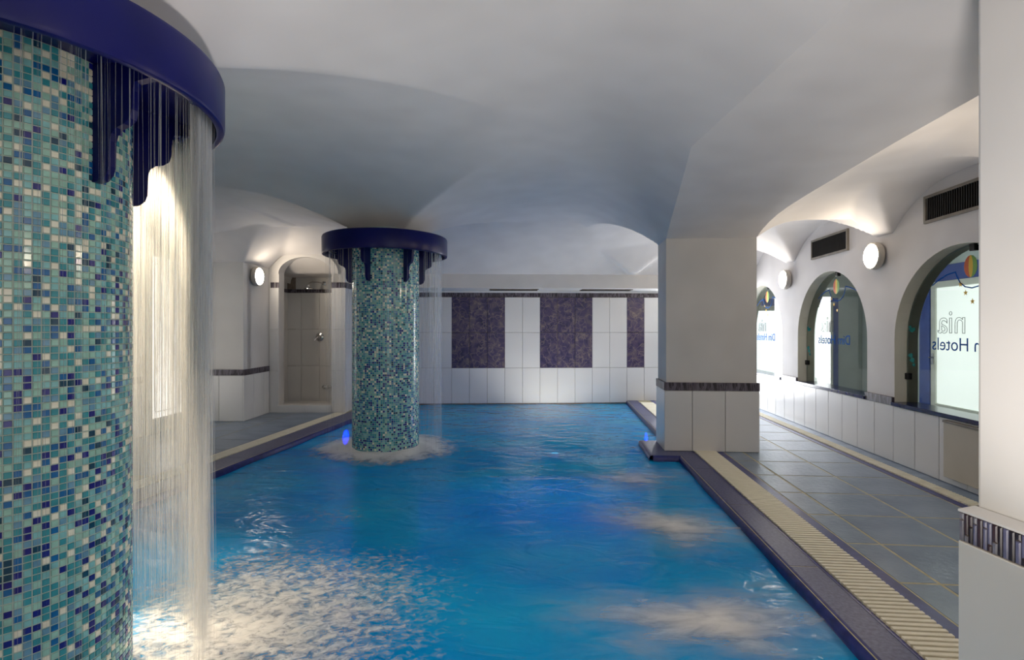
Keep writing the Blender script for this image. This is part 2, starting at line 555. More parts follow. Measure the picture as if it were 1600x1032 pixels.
def ceil_z(x, y, seg):
    zs = [9.0]
    xc, zc = wc(x, y)
    if seg == 0 or y > 5.28:
        # two mosaic columns
        zs.append(sup(x, y, -2.0, -1.63, 1.38, 1.76, 2.13, (1.28, .34), (1.64, .42), (1.7, .42), (1.85, .42)))
        zs.append(sup(x, y, -1.98, -1.61, 5.16, 5.50, 2.14, (1.28, .33), (1.64, .41), (1.57, .41), (1.5, .41)))
        # next column towards the camera, out of sight
        zs.append(sup(x, y, -2.0, -1.63, -2.3, -1.9, 2.13, (1.28, .34), (1.64, .42), (1.7, .42), (1.66, .42)))
        # left wall springings
        zs.append(sup(x, y, -9, -4.50, 1.2, 1.9, 2.10, (1, .4), (1.3, .36), (1.6, .45), (1.7, .45)))
        zs.append(sup(x, y, -9, -4.52, 5.0, 5.6, 2.10, (1, .4), (1.3, .36), (1.6, .45), (1.0, .40)))
    # lamp wall corner beside the shower (camera-aligned)
    if x < -0.5:
        zs.append(sup(xc, zc, -9, -3.48, 6.80, 20, 2.06, (1, .4), (1.15, .50), (1.25, .50), (1, .4)))
        zs.append(sup(xc, zc, -9, -2.39, 8.1, 20, 2.10, (1, .4), (1.0, .46), (0.9, .46), (1, .4)))
    # back wall: quarter-round springing, narrow springing point beside the far pier
    zb = zback(xc) - 0.66
    rb = 1.9 if x < 1.0 else 1.25
    if y > 5.28 or seg == 0: zs.append(2.03 + 0.53 * ell((zb - zc) / (2.0 - 0.4 * min(1.0, max(0.0, (x - 0.4) / 1.2)))))
    zs.append(sup(xc, zc, 1.78, 1.90, zb - 0.22, 30, 2.03, (1.9, .53), (1.3, .53), (1.15, .53), (1, .4)))
    # far right pier
    if seg == 0 and y <= 5.28:
        xl = np.interp(y, RL[:, 0], RL[:, 1]); zl = np.interp(y, RL[:, 0], RL[:, 2])
        if x > 0:
            t = min(1.0, x / xl)
            zs.append(zl + (2.55 - zl) * (1 - t ** 2.5))
    if y > 5.28:
        zs.append(sup(x, y, 1.06, 1.92, 5.0, 5.70, 2.087, (1.06, .463), (0.7, .36), (1, .4), (1.15, .42)))
    if seg == 1 and y <= 5.28:
        xl = np.interp(y, RL[:, 0], RL[:, 1]); zl = np.interp(y, RL[:, 0], RL[:, 2])
        zr = np.interp(y, RR[:, 0], RR[:, 1])
        t = (x - xl) / (1.92 - xl)
        return zl + (zr - zl) * t
    if seg == 2:
        zs.append(2.435)
        if y <= 5.28:
            zr = np.interp(y, RR[:, 0], RR[:, 1])
            zs.append(zr + 0.16 * ell((x - 1.92) / 0.5))
        for c in (-0.78, 1.20, 3.18, 5.16, 7.14):
            zs.append(sup(x, y, 3.0, 9, c - 0.11, c + 0.11, 2.07, (0.85, .37), (1, .3), (0.87, .33), (0.87, .33)))
    return min(min(zs), 2.56)


ys = sorted(set([round(v, 4) for v in np.arange(-2.2, 8.62, 0.03)] + [5.28, 5.281, 1.575]))
NA, NB, NC = 190, 14, 36
verts, faces = [], []
ncol = NA + NB + NC + 1
sharp_cols = (NA, NA + NB)
for y in ys:
    xl = float(np.interp(y, RL[:, 0], RL[:, 1])) if y <= 5.28 else 1.06
    for i in range(ncol):
        if i <= NA:
            x = -4.95 + (xl + 4.95) * i / NA; sg = 0
        elif i <= NA + NB:
            x = xl + (1.92 - xl) * (i - NA) / NB; sg = 1
        else:
            x = 1.92 + 1.13 * (i - NA - NB) / NC; sg = 2
        verts.append((x, y, ceil_z(x, y, sg)))
for j in range(len(ys) - 1):
    for i in range(ncol - 1):
        a = j * ncol + i
        faces.append((a, a + ncol, a + ncol + 1, a + 1))
ceil = mesh_obj('ceiling', verts, faces, M['plaster'], smooth=True)
sharp = ceil.data.attributes.new('sharp_edge', 'BOOLEAN', 'EDGE')
ev = np.zeros(len(ceil.data.edges) * 2, dtype=np.int32); ceil.data.edges.foreach_get('vertices', ev); ev = ev.reshape(-1, 2)
ci, ri = ev % ncol, ev // ncol
yarr = np.array(ys)
sharp.data.foreach_set('value', ((ci[:, 0] == ci[:, 1]) & np.isin(ci[:, 0], sharp_cols) & (yarr[ri[:, 0]] > 1.5) & (yarr[ri[:, 0]] < 5.29)) )
tag(ceil, 'white plastered groin-vaulted ceiling over the pool', kind='structure')

# ------------------------------------------------------------------ floor, pool basin, copings
XR = 1.13                                   # right pool edge


def xl_edge(y): return -2.82 + 0.045 * (y - 5.1)
def xl_g0(y): return -3.07 + 0.038 * (y - 5.4)
def xl_g1(y): return -3.23 + 0.038 * (y - 5.4)


YN, YF = 0.75, 9.3
mb = MB()
mb.box(XR + 0.02, 3.25, YN, YF, -0.30, -0.0015)
mb.box(-6.0, 3.25, -2.5, YN - .002, -0.30, 0.0)
mb.prism([(-6.0, YN), (xl_edge(YN) - .02, YN), (xl_edge(YF) - .02, YF), (-6.0, YF)], -0.30, -0.0015)
floor = mb.build('floor', M['floor_grout'])
tag(floor, 'blue slate deck floor around the pool', kind='structure')

mb = MB()
mb.prism([(xl_edge(YN), YN), (XR, YN), (XR, YF), (xl_edge(YF), YF)], -1.35, -1.25)
mb.prism([(xl_edge(YN) - .2, YN), (xl_edge(YN), YN), (xl_edge(YF), YF), (xl_edge(YF) - .2, YF)], -1.35, -0.062)
mb.box(XR, XR + .2, YN, YF, -1.35, -0.062)
mb.box(-3.2, XR + .2, YN - .2, YN, -1.35, -0.062)
mb.box(0.90, XR + .01, 5.06, 5.74, -1.3, -0.062)
pool = mb.build('pool_basin', M['pool_wall'])
tag(pool, 'blue tiled sunken pool basin under the water', kind='structure')

mb = MB().box(1.53, 1.60, YN, YF, -0.02, 0.001).box(1.305, 1.322, YN, YF, -0.02, 0.001)
mb.box(2.70, 2.76, YN, YF, -0.02, 0.001)
mb.prism([(xl_g1(YN) - .03, YN), (xl_g1(YN), YN), (xl_g1(YF), YF), (xl_g1(YF) - .03, YF)], -0.02, 0.001)
mb.build('navy_border_strip', M['border'], floor)
MB().box(2.87, 3.05, YN, YF, -0.02, 0.0).build('blue_wall_strip', M['deck_tile'], floor)

# deck tiles, right then left
fl = Matrix.Rotation(-math.pi / 2, 4, 'X')     # lay slab: local -y -> up


def floor_tile(x0, x1, y0, y1, mat=None, gap=0.013, t=0.012, parent=None, name='deck_tile'):
    me = tile_mesh(round(x1 - x0 - gap, 3), round(y1 - y0 - gap, 3), t, mat or M['deck_tile'])
    o = bpy.data.objects.new(name, me)
    COL.objects.link(o); o.parent = parent or floor
    o.matrix_basis = Matrix.Translation(((x0 + x1) / 2, (y0 + y1) / 2, -t)) @ Matrix.Rotation(-math.pi / 2, 4, 'X')
    return o


for k in range(-1, 15):
    y0 = 2.63 + 0.46 * (k - 1)
    for x0, x1 in ((1.605, 1.79), (1.79, 2.24), (2.24, 2.695)):
        floor_tile(x0, x1, y0, y0 + 0.46)
for k in range(4, 14):
    y0 = 2.63 + 0.46 * (k - 1)
    for i in range(4):
        x1 = -3.27 - 0.46 * i
        if i == 0:
            ya, yb = y0 + .005, y0 + .455
            pts = [(x1 - .455, ya), (xl_g1(ya) - .032, ya), (xl_g1(yb) - .032, yb), (x1 - .455, yb)]
            MB().prism(pts, -0.014, 0.0).build('deck_tile', M['deck_tile'], floor)
        else:
            floor_tile(x1 - 0.46, x1, y0, y0 + 0.46)

# copings: granite slabs with a navy rounded nose
cop = empty('pool_coping')
tag(cop, 'purple-blue granite coping slabs edging the pool', kind='structure')
y = 1.0
for k in range(10):
    L = 0.93
    y0, y1 = -0.02 + k * L, -0.02 + (k + 1) * L - 0.004
    if y0 < YN: y0 = YN
    if y1 < y0 + .05: continue
    if y0 > 8.9: continue
    if y1 > 8.95: y1 = 8.95
    MB().box(XR + 0.035, 1.306, y0, y1, -0.05, 0.0).build('slab', M['coping'], cop, bevel=0.003)
    MB().prism([(xl_g0(y0), y0), (xl_edge(y0) - .035, y0), (xl_edge(y1) - .035, y1), (xl_g0(y1), y1)], -0.05, 0.0).build('slab', M['coping'], cop, bevel=0.003)
MB().box(0.895, XR + .034, 5.075, 5.745, -0.05, 0.0).build('slab', M['coping'], cop, bevel=0.003)


def nose(pts, name='nosing'):
    """quarter-round edge running along pts (plan), outward normal to the left of travel"""
    vs, fs = [], []
    prof = [(-0.002, 0.0), (0.012, -0.002), (0.024, -0.009), (0.032, -0.020), (0.034, -0.06), (-0.002, -0.06)]
    k = len(prof)
    for i, p in enumerate(pts):
        a = Vector(pts[max(0, i - 1)]); c = Vector(pts[min(len(pts) - 1, i + 1)])
        d = (c - a).normalized(); n = Vector((-d.y, d.x))
        for o, h in prof:
            vs.append((p[0] + n.x * o, p[1] + n.y * o, h))
    for i in range(len(pts) - 1):
        for j in range(k):
            fs.append((i * k + j, i * k + (j + 1) % k, (i + 1) * k + (j + 1) % k, (i + 1) * k + j))
    mb = MB(); mb.v = vs; mb.f = fs
    return mb.build(name, M['border'], cop, smooth=True)


nose([(XR + .034, YN), (XR + .034, 5.075)])
nose([(XR + .034, 5.745), (XR + .034, 8.95)])
nose([(XR + .03, 5.075), (0.895, 5.075)])
nose([(0.895, 5.075), (0.895, 5.745)])
nose([(xl_edge(YF) - .034, YF), (xl_edge(YN) - .034, YN)])

# overflow grates
g1 = empty('overflow_grate', (1.425, 0, 0))
tag(g1, 'cream slatted overflow grate beside the right pool edge', 'grate')
MB().box(-.105, .105, 1.63, 8.62, -0.02, -0.0025).build('channel', M['channel'], g1)
MB().box(-.008, .008, 1.63, 8.62, -0.018, -0.004).build('spine', M['grate'], g1)
bar_me = MB().box(-.103, .103, -.0105, .0105, -0.014, 0.012).build('slat', M['grate'], g1, bevel=0.003).data
first = [o for o in g1.children if o.name.startswith('slat')][0]
ny = int((5.24 - 1.65) / 0.033)
first.location.y = 1.65
for k in range(1, ny):
    o = first.copy(); COL.objects.link(o); o.parent = g1; o.location.y = 1.65 + k * 0.033
k = 0
mb = MB()
yy = 1.65 + ny * 0.033
while yy < 8.62:
    mb.box(-.103, .103, yy - .0105, yy + .0105, -0.014, 0.012); yy += 0.033
tag(mb.build('slats_beyond', M['grate'], g1), kind='stuff')

g2 = empty('wall_drain_grate', (2.815, 0, 0))
tag(g2, 'narrow cream drain grate along the foot of the window wall', 'grate')
MB().box(-.055, .055, YN, 8.7, -0.02, -0.0025).build('channel', M['channel'], g2)
MB().box(-.006, .006, YN, 8.7, -0.016, -0.003).build('spine', M['grate'], g2)
mb = MB(); yy = 1.5
while yy < 8.68:
    mb.box(-.053, .053, yy - .0095, yy + .0095, -0.014, 0.010); yy += 0.033
tag(mb.build('slats', M['grate'], g2), kind='stuff')

g3 = empty('overflow_grate', (0, 0, 0))
tag(g3, 'pale cream overflow grate beside the left pool edge behind the waterfall', 'grate')
MB().prism([(xl_g1(0), 0), (xl_g0(0), 0), (xl_g0(7.25), 7.25), (xl_g1(7.25), 7.25)], -0.02, -0.0025).build('channel', M['channel'], g3)
mb = MB(); yy = 0.3
while yy < 7.2:
    mb.box(xl_g1(yy) + .002, xl_g0(yy) - .002, yy - .0125, yy + .0125, -0.014, 0.008); yy += 0.033
tag(mb.build('slats', M['grate'], g3), kind='stuff')

# water surface (gently uneven)
def ybk(x):
    a, b_ = cw(-2.4, zback(-2.4)), cw(1.9, zback(1.9))
    return a.y + (b_.y - a.y) * (x - a.x) / (b_.x - a.x) + 0.01


nx, nyv = 60, 150
vs, fs = [], []
wr = np.random.RandomState(3)
ph = wr.rand(8, 4)
for j in range(nyv + 1):
    y = YN + (YF - YN) * j / nyv
    for i in range(nx + 1):
        xa, xb = xl_edge(y) - 0.01, XR + 0.01
        x = xa + (xb - xa) * i / nx
        z = WATER
        for q in range(8):
            z += 0.0012 * math.sin((2 + 9 * ph[q, 0]) * x + (2 + 7 * ph[q, 1]) * y + 6.3 * ph[q, 2])
        vs.append((x, YN + (ybk(x) - YN) * j / nyv, z))
for j in range(nyv):
    for i in range(nx):
        a = j * (nx + 1) + i
        fs.append((a, a + 1, a + nx + 2, a + nx + 1))
water = mesh_obj('pool_water', vs, fs, M['water'], smooth=True)
tag(water, 'rippled bright blue water filling the pool', 'water', kind='stuff')

# underwater lamps
for i, (x, y, z, nx_) in enumerate(((xl_edge(6.55) + .0, 6.55, -0.20, 1), (XR, 6.7, -0.20, -1))):
    e = empty('underwater_lamp', (x, y, z))
    tag(e, ['round blue underwater lamp in the left pool wall behind the column', 'round blue underwater lamp in the right pool wall beyond the square pier', 'round blue underwater lamp in the right pool wall nearest the camera'][i], 'lamp', 'underwater pool lamps')
    MB().lathe([(0.0, 0.0), (0.12, 0.0), (0.12, nx_ * 0.02), (0.095, nx_ * 0.03)], 32, axis='x').build('rim', M['chrome'], e)
    MB().lathe([(0.095, nx_ * 0.024), (0.06, nx_ * 0.036), (0.0, nx_ * 0.04)], 32, axis='x').build('lens', M['pool_glow'], e, smooth=True)

# added warm floodlight under water, brightening the tiles of the back wall
e = empty('underwater_floodlight', (-0.05, 7.65, -0.62))
tag(e, 'warm underwater floodlight at the foot of the tiled back wall', 'lamp')
MB().lathe([(0.0, -0.04), (0.07, -0.04), (0.09, 0.02), (0.082, 0.02), (0.07, 0.0), (0.0, 0.0)], 28).build('housing', M['chrome'], e, smooth=True)
MB().lathe([(0.0, 0.008), (0.072, 0.006), (0.075, 0.002)], 28).build('lens', M['flood_lens'], e, smooth=True)
MB().box(-.012, .012, -.012, .012, -0.63, -0.03).build('stem', M['chrome'], e)
ld = bpy.data.lights.new('flood_beam', 'SPOT')
ld.energy = FLOOD_POWER; ld.color = (1.0, 0.50, 0.36); ld.spot_size = math.radians(110); ld.spot_blend = 0.9; ld.shadow_soft_size = 0.07
lo = bpy.data.objects.new('flood_beam', ld); COL.objects.link(lo); lo.parent = e
lo.matrix_basis = Matrix.Translation((0, 0, 0.04)) @ Vector((0, -0.55, -1)).to_track_quat('Z', 'Y').to_matrix().to_4x4()

# ------------------------------------------------------------------ walls
# back wall (local frame, x to the right)
pb0, pb1 = cw(-3.70, zback(-3.70)), cw(3.75, zback(3.75))
fb, Lb = wall_frame(pb0, pb1)
wb_ = empty('wall_back')
tag(wb_, 'tiled back wall with dark marbled panels', kind='structure')
o = MB().box(0, Lb, 0.0, 0.25, -1.3, 2.7).build('substrate', M['grout'], wb_)
o.matrix_basis = fb


def along(xc): return (xc + 3.70) / math.cos(math.atan(0.045))


ax0 = along(-2.39)
# column joints read off the photograph: two pale, three dark, two pale, three dark, two pale, one dark, pale
TW, TH = 0.2915, 0.585
xd = along((706 - 800) / F * 8.66)             # left edge of the first dark panel
cols = []
x = xd - TW
while x > ax0 - TW:
    x -= TW
start = xd - TW * 8
pattern = {}
for i in range(0, 24):
    xa = start + i * TW
    k = i - 8
    dark = k in (0, 1, 2, 5, 6, 7, 10)
    pattern[i] = (xa, xa + TW, dark)
ZT = 1.722
for i, (xa, xb, dark) in pattern.items():
    if xb < ax0 - 0.4 or xa > Lb: continue
    for r in range(3):
        z1 = ZT - r * TH; z0 = z1 - TH
        mat = M['marble'] if (dark and r < 2) else M['white_tile']
        put_tile(wb_, fb, xa, min(xb, Lb), z0, z1, mat)
band_strip(wb_, fb, ax0, Lb, ZT + .002, ZT + 0.072)
o = MB().box(ax0, Lb, -0.02, 0.0, ZT + 0.072, ZT + 0.105).build('trim_ledge', M['white_tile'], wb_); o.matrix_basis = fb
# projecting upper wall with its soffit and two slot vents
SOF = 1.822
bulk = MB().box(ax0 - .05, Lb, -0.66, 0.05, SOF, 2.9).build('wall_back_upper', M['plaster_soft'])
bulk.matrix_basis = fb
tag(bulk, 'cream projecting wall above the tiled back wall', kind='structure')
for i, (ua, ub) in enumerate(((764, 838), (908, 986))):
    xa, xb = along((ua - 800) / F * 8.25), along((ub - 800) / F * 8.25)
    e = empty('slot_vent'); e.matrix_basis = fb @ Matrix.Translation(((xa + xb) / 2, -0.40, SOF))
    tag(e, ['dark slot vent in the soffit nearer the round mosaic column', 'dark slot vent in the soffit nearer the square pier'][i], 'vent', 'slot vents above the tiled back wall')
    h = (xb - xa) / 2
    MB().box(-h, h, -0.10, 0.10, -0.010, 0.0).build('slot', M['vent_dark'], e)
    MB().box(-h - .012, h + .012, -0.115, -0.10, -0.014, 0.0).box(-h - .012, h + .012, 0.10, 0.115, -0.014, 0.0).build('frame', M['vent_frame'], e)
    for k in range(3):
        MB().box(-h, h, -0.06 + k * .06 - .006, -0.06 + k * .06 + .006, -0.016, -0.008).build('blade', M['black'], e)

# right wall with three arched windows
WX, WT = 3.03, 0.20
wins = [(3.49, 5.03), (5.45, 6.95), (7.41, 8.91)]
SILL, SPR, TOP = 0.535, 1.10, 1.845


def arch_pts(y0, y1, zs, spr, top, n=28):
    c, a = (y0 + y1) / 2, (y1 - y0) / 2
    pts = [(y0, zs), (y0, spr)]
    pts += [(c - a * math.cos(math.pi * i / n), spr + (top - spr) * math.sin(math.pi * i / n)) for i in range(1, n)]
    pts += [(y1, spr), (y1, zs)]
    return pts


def wall_with_openings(L0, L1, z0, z1, openings):
    """2D polygon strips (along, z) around arched openings; returns faces as quads lists plus rim outlines"""
    quads = []
    cur = L0
    for pts in openings:
        a, b_ = pts[0][0], pts[-1][0]
        quads.append([(cur, z0), (a, z0), (a, z1), (cur, z1)])
        quads.append([(a, z0), (b_, z0), (b_, pts[0][1]), (a, pts[0][1])])
        for i in range(len(pts) - 1):
            p, q = pts[i], pts[i + 1]
            if abs(p[0] - q[0]) < 1e-6: continue
            quads.append([p, q, (q[0], z1), (p[0], z1)])
        cur = b_
    quads.append([(cur, z0), (L1, z0), (L1, z1), (cur, z1)])
    return quads


ops = [arch_pts(y0, y1, SILL, SPR, TOP) for y0, y1 in wins]
quads = wall_with_openings(-2.2, 9.3, -0.3, 2.7, ops)
vs, fs = [], []
for q in quads:
    b0 = len(vs)
    for X in (WX, WX + WT):
        vs += [(X, p[0], p[1]) for p in q]
    fs += [(b0, b0 + 1, b0 + 2, b0 + 3), (b0 + 7, b0 + 6, b0 + 5, b0 + 4)]
wr_ = mesh_obj('wall_right', vs, fs, M['plaster'])
bm = bmesh.new(); bm.from_mesh(wr_.data); bmesh.ops.remove_doubles(bm, verts=bm.verts, dist=1e-4); bmesh.ops.recalc_face_normals(bm, faces=bm.faces); bm.to_mesh(wr_.data); bm.free()
tag(wr_, 'white plastered wall with three arched windows', kind='structure')

WLAB = ['arched glass window nearest the camera', 'middle arched glass window', 'farthest arched glass window']
GX = WX + 0.105


def unproj_x(u, v, X):
    dx, dz = (u - 800) / F, (514 - v) / F
    wx_, wy_ = dx * CA - SA, CA + dx * SA
    t = X / wx_
    return wy_ * t, EYE + dz * t


def ribbon(parent, pts, w, mat, name):
    """thin flat line on the glass through (y, z) points"""
    mb = MB()
    for i in range(len(pts) - 1):
        p, q = Vector(pts[i]), Vector(pts[i + 1])
        d = (q - p).normalized(); n = Vector((-d.y, d.x)) * w / 2
        e = d * w * 0.3
        c = [p - e + n, q + e + n, q + e - n, p - e - n]
        mb.add([(-0.0012, k.x, k.y) for k in c] + [(0.0, k.x, k.y) for k in c], [(0, 1, 2, 3), (7, 6, 5, 4), (0, 4, 5, 1), (1, 5, 6, 2), (2, 6, 7, 3), (3, 7, 4, 0)])
    return mb.build(name, mat, parent)


def flat(parent, pts, mat, name, th=0.0012):
    n = len(pts)
    vs = [(-th, p[0], p[1]) for p in pts] + [(0, p[0], p[1]) for p in pts]
    fs = [tuple(range(n)), tuple(range(2 * n - 1, n - 1, -1))] + [(i, (i + 1) % n, (i + 1) % n + n, i + n) for i in range(n)]
    mb = MB(); mb.v = vs; mb.f = fs
    return mb.build(name, mat, parent)


def text_obj(parent, body, size, y_right, z, mat, outline=False, align='LEFT', name='lettering'):
    cu = bpy.data.curves.new(name, 'FONT')
    cu.body = body
    cu.size = size
    cu.align_x = align
    cu.resolution_u = 4
    if outline:
        cu.fill_mode = 'NONE'
        cu.bevel_depth = 0.0022
        cu.bevel_resolution = 0
    else:
        cu.extrude = 0.0006
        cu.offset = -0.0004
    o = bpy.data.objects.new(name, cu)
    COL.objects.link(o)
    dg = bpy.context.evaluated_depsgraph_get()
    me = bpy.data.meshes.new_from_object(o.evaluated_get(dg))
    COL.objects.unlink(o); bpy.data.objects.remove(o)
    me.materials.clear(); me.materials.append(mat)
    t = bpy.data.objects.new(name, me)
    COL.objects.link(t); t.parent = parent
    # readable from the corridor side (+X looking back), so mirrored from the pool
    t.rotation_euler = (math.pi / 2, 0, math.pi / 2)
    t.location = (-0.001, y_right, z)
    return t


art_line = [unproj_x(u, v, GX) for u, v in ((1279, 467), (1284, 461), (1290, 456), (1296, 453.5), (1297, 458), (1299.5, 465), (1303, 469.5), (1308, 471), (1313, 469), (1317.5, 464), (1320, 457), (1321.5, 447.5), (1329, 449.5), (1337, 453), (1345, 459), (1351, 466))]
for i, (y0, y1) in enumerate(wins):
    yc = (y0 + y1) / 2
    dy = yc - 6.20
    w = empty('window_%d' % (i + 1), (0, 0, 0))
    tag(w, WLAB[i], kind='structure')
    pts = ops[i]
    n = len(pts)
    # plastered reveal
    vs = [(WX, p[0], p[1]) for p in pts] + [(WX + WT, p[0], p[1]) for p in pts]
    fs = [(k, k + 1, k + 1 + n, k + n) for k in range(n - 1)]
    mesh_obj('reveal', vs, fs, M['reveal'], w)
    # bead the glass sits against
    mb = MB()
    cy, cz = yc, 1.1
    inn = [(cy + (p[0] - cy) * 0.985, cz + (p[1] - cz) * 0.985) for p in pts]
    for k in range(n - 1):
        a, b_, c, d = pts[k], pts[k + 1], inn[k + 1], inn[k]
        mb.add([(X, p[0], p[1]) for X in (GX + 0.004, GX + 0.016) for p in (a, b_, c, d)], [(0, 1, 2, 3), (7, 6, 5, 4), (3, 2, 6, 7)])
    mb.build('glazing_bead', M['reveal'], w)
    # pane
    vs = [(GX, p[0], p[1]) for p in pts]
    mesh_obj('glass_pane', vs, [tuple(range(n))], M['glass'], w)
    MB().box(WX - 0.035, WX + WT, y0 + 0.001, y1 - 0.001, SILL - 0.03, SILL + 0.004).build('sill', M['sill'], w, bevel=0.004)
    # decoration on the glass
    dec = empty('glass_lettering', (GX - 0.002, 0, 0)); dec.parent = w
    text_obj(dec, 'Dim Hotels', 0.15, yc - 0.26, 1.025, M['text_blue'])
    text_obj(dec, 'nia', 0.27, yc + 0.07, 1.165, M['text_grey'], True)
    ribbon(dec, [(a + dy, b_) for a, b_ in art_line], 0.009, M['text_blue'], 'arched_line')
    by, bz = unproj_x(1307, 448, GX); by += dy
    for q, (a0, a1, mt) in enumerate(((-1.0, -0.35, 'balloon_c'), (-0.35, 0.3, 'balloon_b'), (0.3, 1.0, 'balloon_a'))):
        cc = [(by + 0.065 * (a0 * math.cos(t)), bz + 0.085 * math.sin(t)) for t in np.linspace(-math.pi / 2, math.pi / 2, 9)]
        dd = [(by + 0.065 * (a1 * math.cos(t)), bz + 0.085 * math.sin(t)) for t in np.linspace(math.pi / 2, -math.pi / 2, 9)]
        flat(dec, cc[:-1] + dd[:-1], M[mt], 'balloon_panel')
    for (sy, sz) in ((-0.11, -0.13), (-0.055, -0.20), (0.02, -0.27)):
        st = []
        for k in range(10):
            r = 0.024 if k % 2 == 0 else 0.010
            st.append((by - sy * 0.9 + r * math.sin(k * math.pi / 5), bz + sz + r * math.cos(k * math.pi / 5)))
        flat(dec, st, M['balloon_b'], 'star')
    for (ly, lz, s) in ((y1 - 0.07, 1.19, 1), (y1 - 0.05, 1.215, .6), (y1 - 0.10, 1.195, .7), (y1 - 0.06, 0.96, 1), (y1 - 0.08, 0.92, 1), (y1 - 0.10, 0.88, .7)):
        flat(dec, [(ly + s * 0.03 * math.cos(t) * (1 + 0.35 * math.cos(3 * t)), lz + s * 0.022 * math.sin(t)) for t in np.linspace(0, 2 * math.pi, 11)[:-1]], M['teal'], 'leaf_mark')
    for (hy, hz) in ((yc, TOP - 0.02), (y1 - 0.02, 0.78), (y0 + 0.02, 0.78)):
        MB().box(GX - 0.018, GX + 0.018, hy - 0.025, hy + 0.025, hz - 0.035, hz + 0.02).build('glass_clip', M['black'], w, bevel=0.003)

# wainscot below the windows, band pieces on the piers between
xw = [(-2.2, 3.49), (3.49, 5.03), (5.03, 5.45), (5.45, 6.95), (6.95, 7.41), (7.41, 8.91), (8.91, 9.0)]
frr = Matrix.Translation((WX, 9.0, 0)) @ Matrix.Rotation(-math.pi / 2, 4, 'Z')   # x runs towards the camera, -y out to the pool
x = 0.0
while x < 8.2:
    put_tile(wr_, frr, x, x + 0.285, 0.0, SILL - 0.03, M['white_tile'], 0.022)
    x += 0.285
for a, b_ in ((5.03, 5.45), (6.95, 7.41), (8.91, 9.0), (1.6, 3.49)):
    band_strip(wr_, frr, 9.0 - b_, 9.0 - a, SILL - 0.03, SILL + 0.045, t=0.024)
e = empty('inspection_cover', (WX - 0.022, 4.06, 0.0))
tag(e, 'beige flat cover panel on the wall below the nearest window', 'cover')
MB().box(-0.03, 0.0, -0.29, 0.29, 0.055, 0.475).build('panel', M['beige'], e, bevel=0.003)
MB().box(-0.036, 0.0, -0.295, 0.295, 0.475, 0.492).build('top_lip', M['vent_frame'], e, bevel=0.002)

# added glowing door hidden behind the far pier, lighting the back of the room
d = empty('door_5'); d.matrix_basis = Matrix.Translation(fb @ Vector((along(3.05), -0.02, 0)))  @ Matrix.Rotation(math.atan2(fb[1][0], fb[0][0]), 4, 'Z')
tag(d, 'daylit glazed door in the back wall behind the square pier', kind='structure')
MB().box(-.50, -.42, -.04, 0, 0, 1.80).box(.42, .50, -.04, 0, 0, 1.80).box(-.42, .42, -.04, 0, 1.72, 1.80).box(-.42, .42, -.04, 0, 0.0, 0.12).build('frame', M['door_white'], d, bevel=0.004)
MB().box(-.42, .42, -.022, -.004, 0.12, 1.72).build('pane', M['door_glow_n'], d)

# corridor behind the windows
cor = MB().box(WX + WT, 5.7, 1.0, 10.4, -0.2, -0.1).build('floor_corridor', M['corridor_floor'])
tag(cor, 'pale corridor floor behind the windows', kind='structure')
o = MB().box(WX + WT, 5.7, 1.0, 10.4, 2.45, 2.55).build('ceiling_corridor', M['corridor']); tag(o, 'pale corridor ceiling behind the windows', kind='structure')
o = MB().box(5.5, 5.7, 1.0, 10.4, -0.2, 2.5).build('wall_corridor_side', M['corridor']); tag(o, 'pale green corridor wall behind the windows', kind='structure')
o = MB().box(WX + WT, 5.7, 10.05, 10.25, -0.2, 2.5).build('wall_corridor_end', M['corridor']); tag(o, 'pale green wall at the corridor end', kind='structure')
o = MB().box(WX + WT, 5.7, 1.0, 1.1, -0.2, 2.5).build('wall_corridor_near', M['corridor']); tag(o, 'pale corridor wall near the camera end', kind='structure')


def door(name, label, mtx, w, h, glow, post=0.09, panes=1, bottom=0.0):
    """local x along the wall, -y to the viewer: blue frame, white leaf, frosted lit pane, handle"""
    d = empty(name); d.matrix_basis = mtx
    tag(d, label, kind='structure')
    MB().box(-w / 2 - post, -w / 2, -0.06, 0.0, -0.1, h + post).box(w / 2, w / 2 + post, -0.06, 0.0, -0.1, h + post).box(-w / 2, w / 2, -0.06, 0.0, h, h + post).build('frame', M['door_blue'], d, bevel=0.004)
    s = 0.09
    MB().box(-w / 2, -w / 2 + s, -0.045, 0.0, -0.1, h).box(w / 2 - s, w / 2, -0.045, 0.0, -0.1, h).box(-w / 2 + s, w / 2 - s, -0.045, 0.0, h - s, h).box(-w / 2 + s, w / 2 - s, -0.045, 0.0, -0.1, 0.12 + bottom).build('leaf', M['door_white'], d, bevel=0.004)
    MB().box(-w / 2 + s, w / 2 - s, -0.02, -0.005, 0.12 + bottom, h - s).build('pane', glow, d)
    hb = MB().tube([(-w / 2 + 0.04, -0.045, 0.78), (-w / 2 + 0.04, -0.095, 0.78), (-w / 2 + 0.16, -0.095, 0.78)], 0.010)
    hb.box(-w / 2 + 0.02, -w / 2 + 0.06, -0.052, -0.044, 0.68, 0.84)
    hb.build('handle', M['chrome'], d)
    return d


Rz = Matrix.Rotation(-math.pi / 2, 4, 'Z')
door('door_1', 'white framed frosted glass door in a blue frame behind the nearest window', Matrix.Translation((5.5, 7.55, 0)) @ Rz, 1.35, 1.88, M['door_glow'], 0.22)
door('door_2', 'frosted glass door in a blue frame behind the middle window', Matrix.Translation((4.72, 10.05, 0)), 0.52, 1.68, M['door_glow'], 0.08)
door('door_3', 'bright white glass door behind the farthest window', Matrix.Translation((3.80, 10.05, 0)), 0.78, 1.62, M['door_glow_b'], 0.13)

# left wall (parallel to the view), pier front, lamp wall
LXC = -4.12


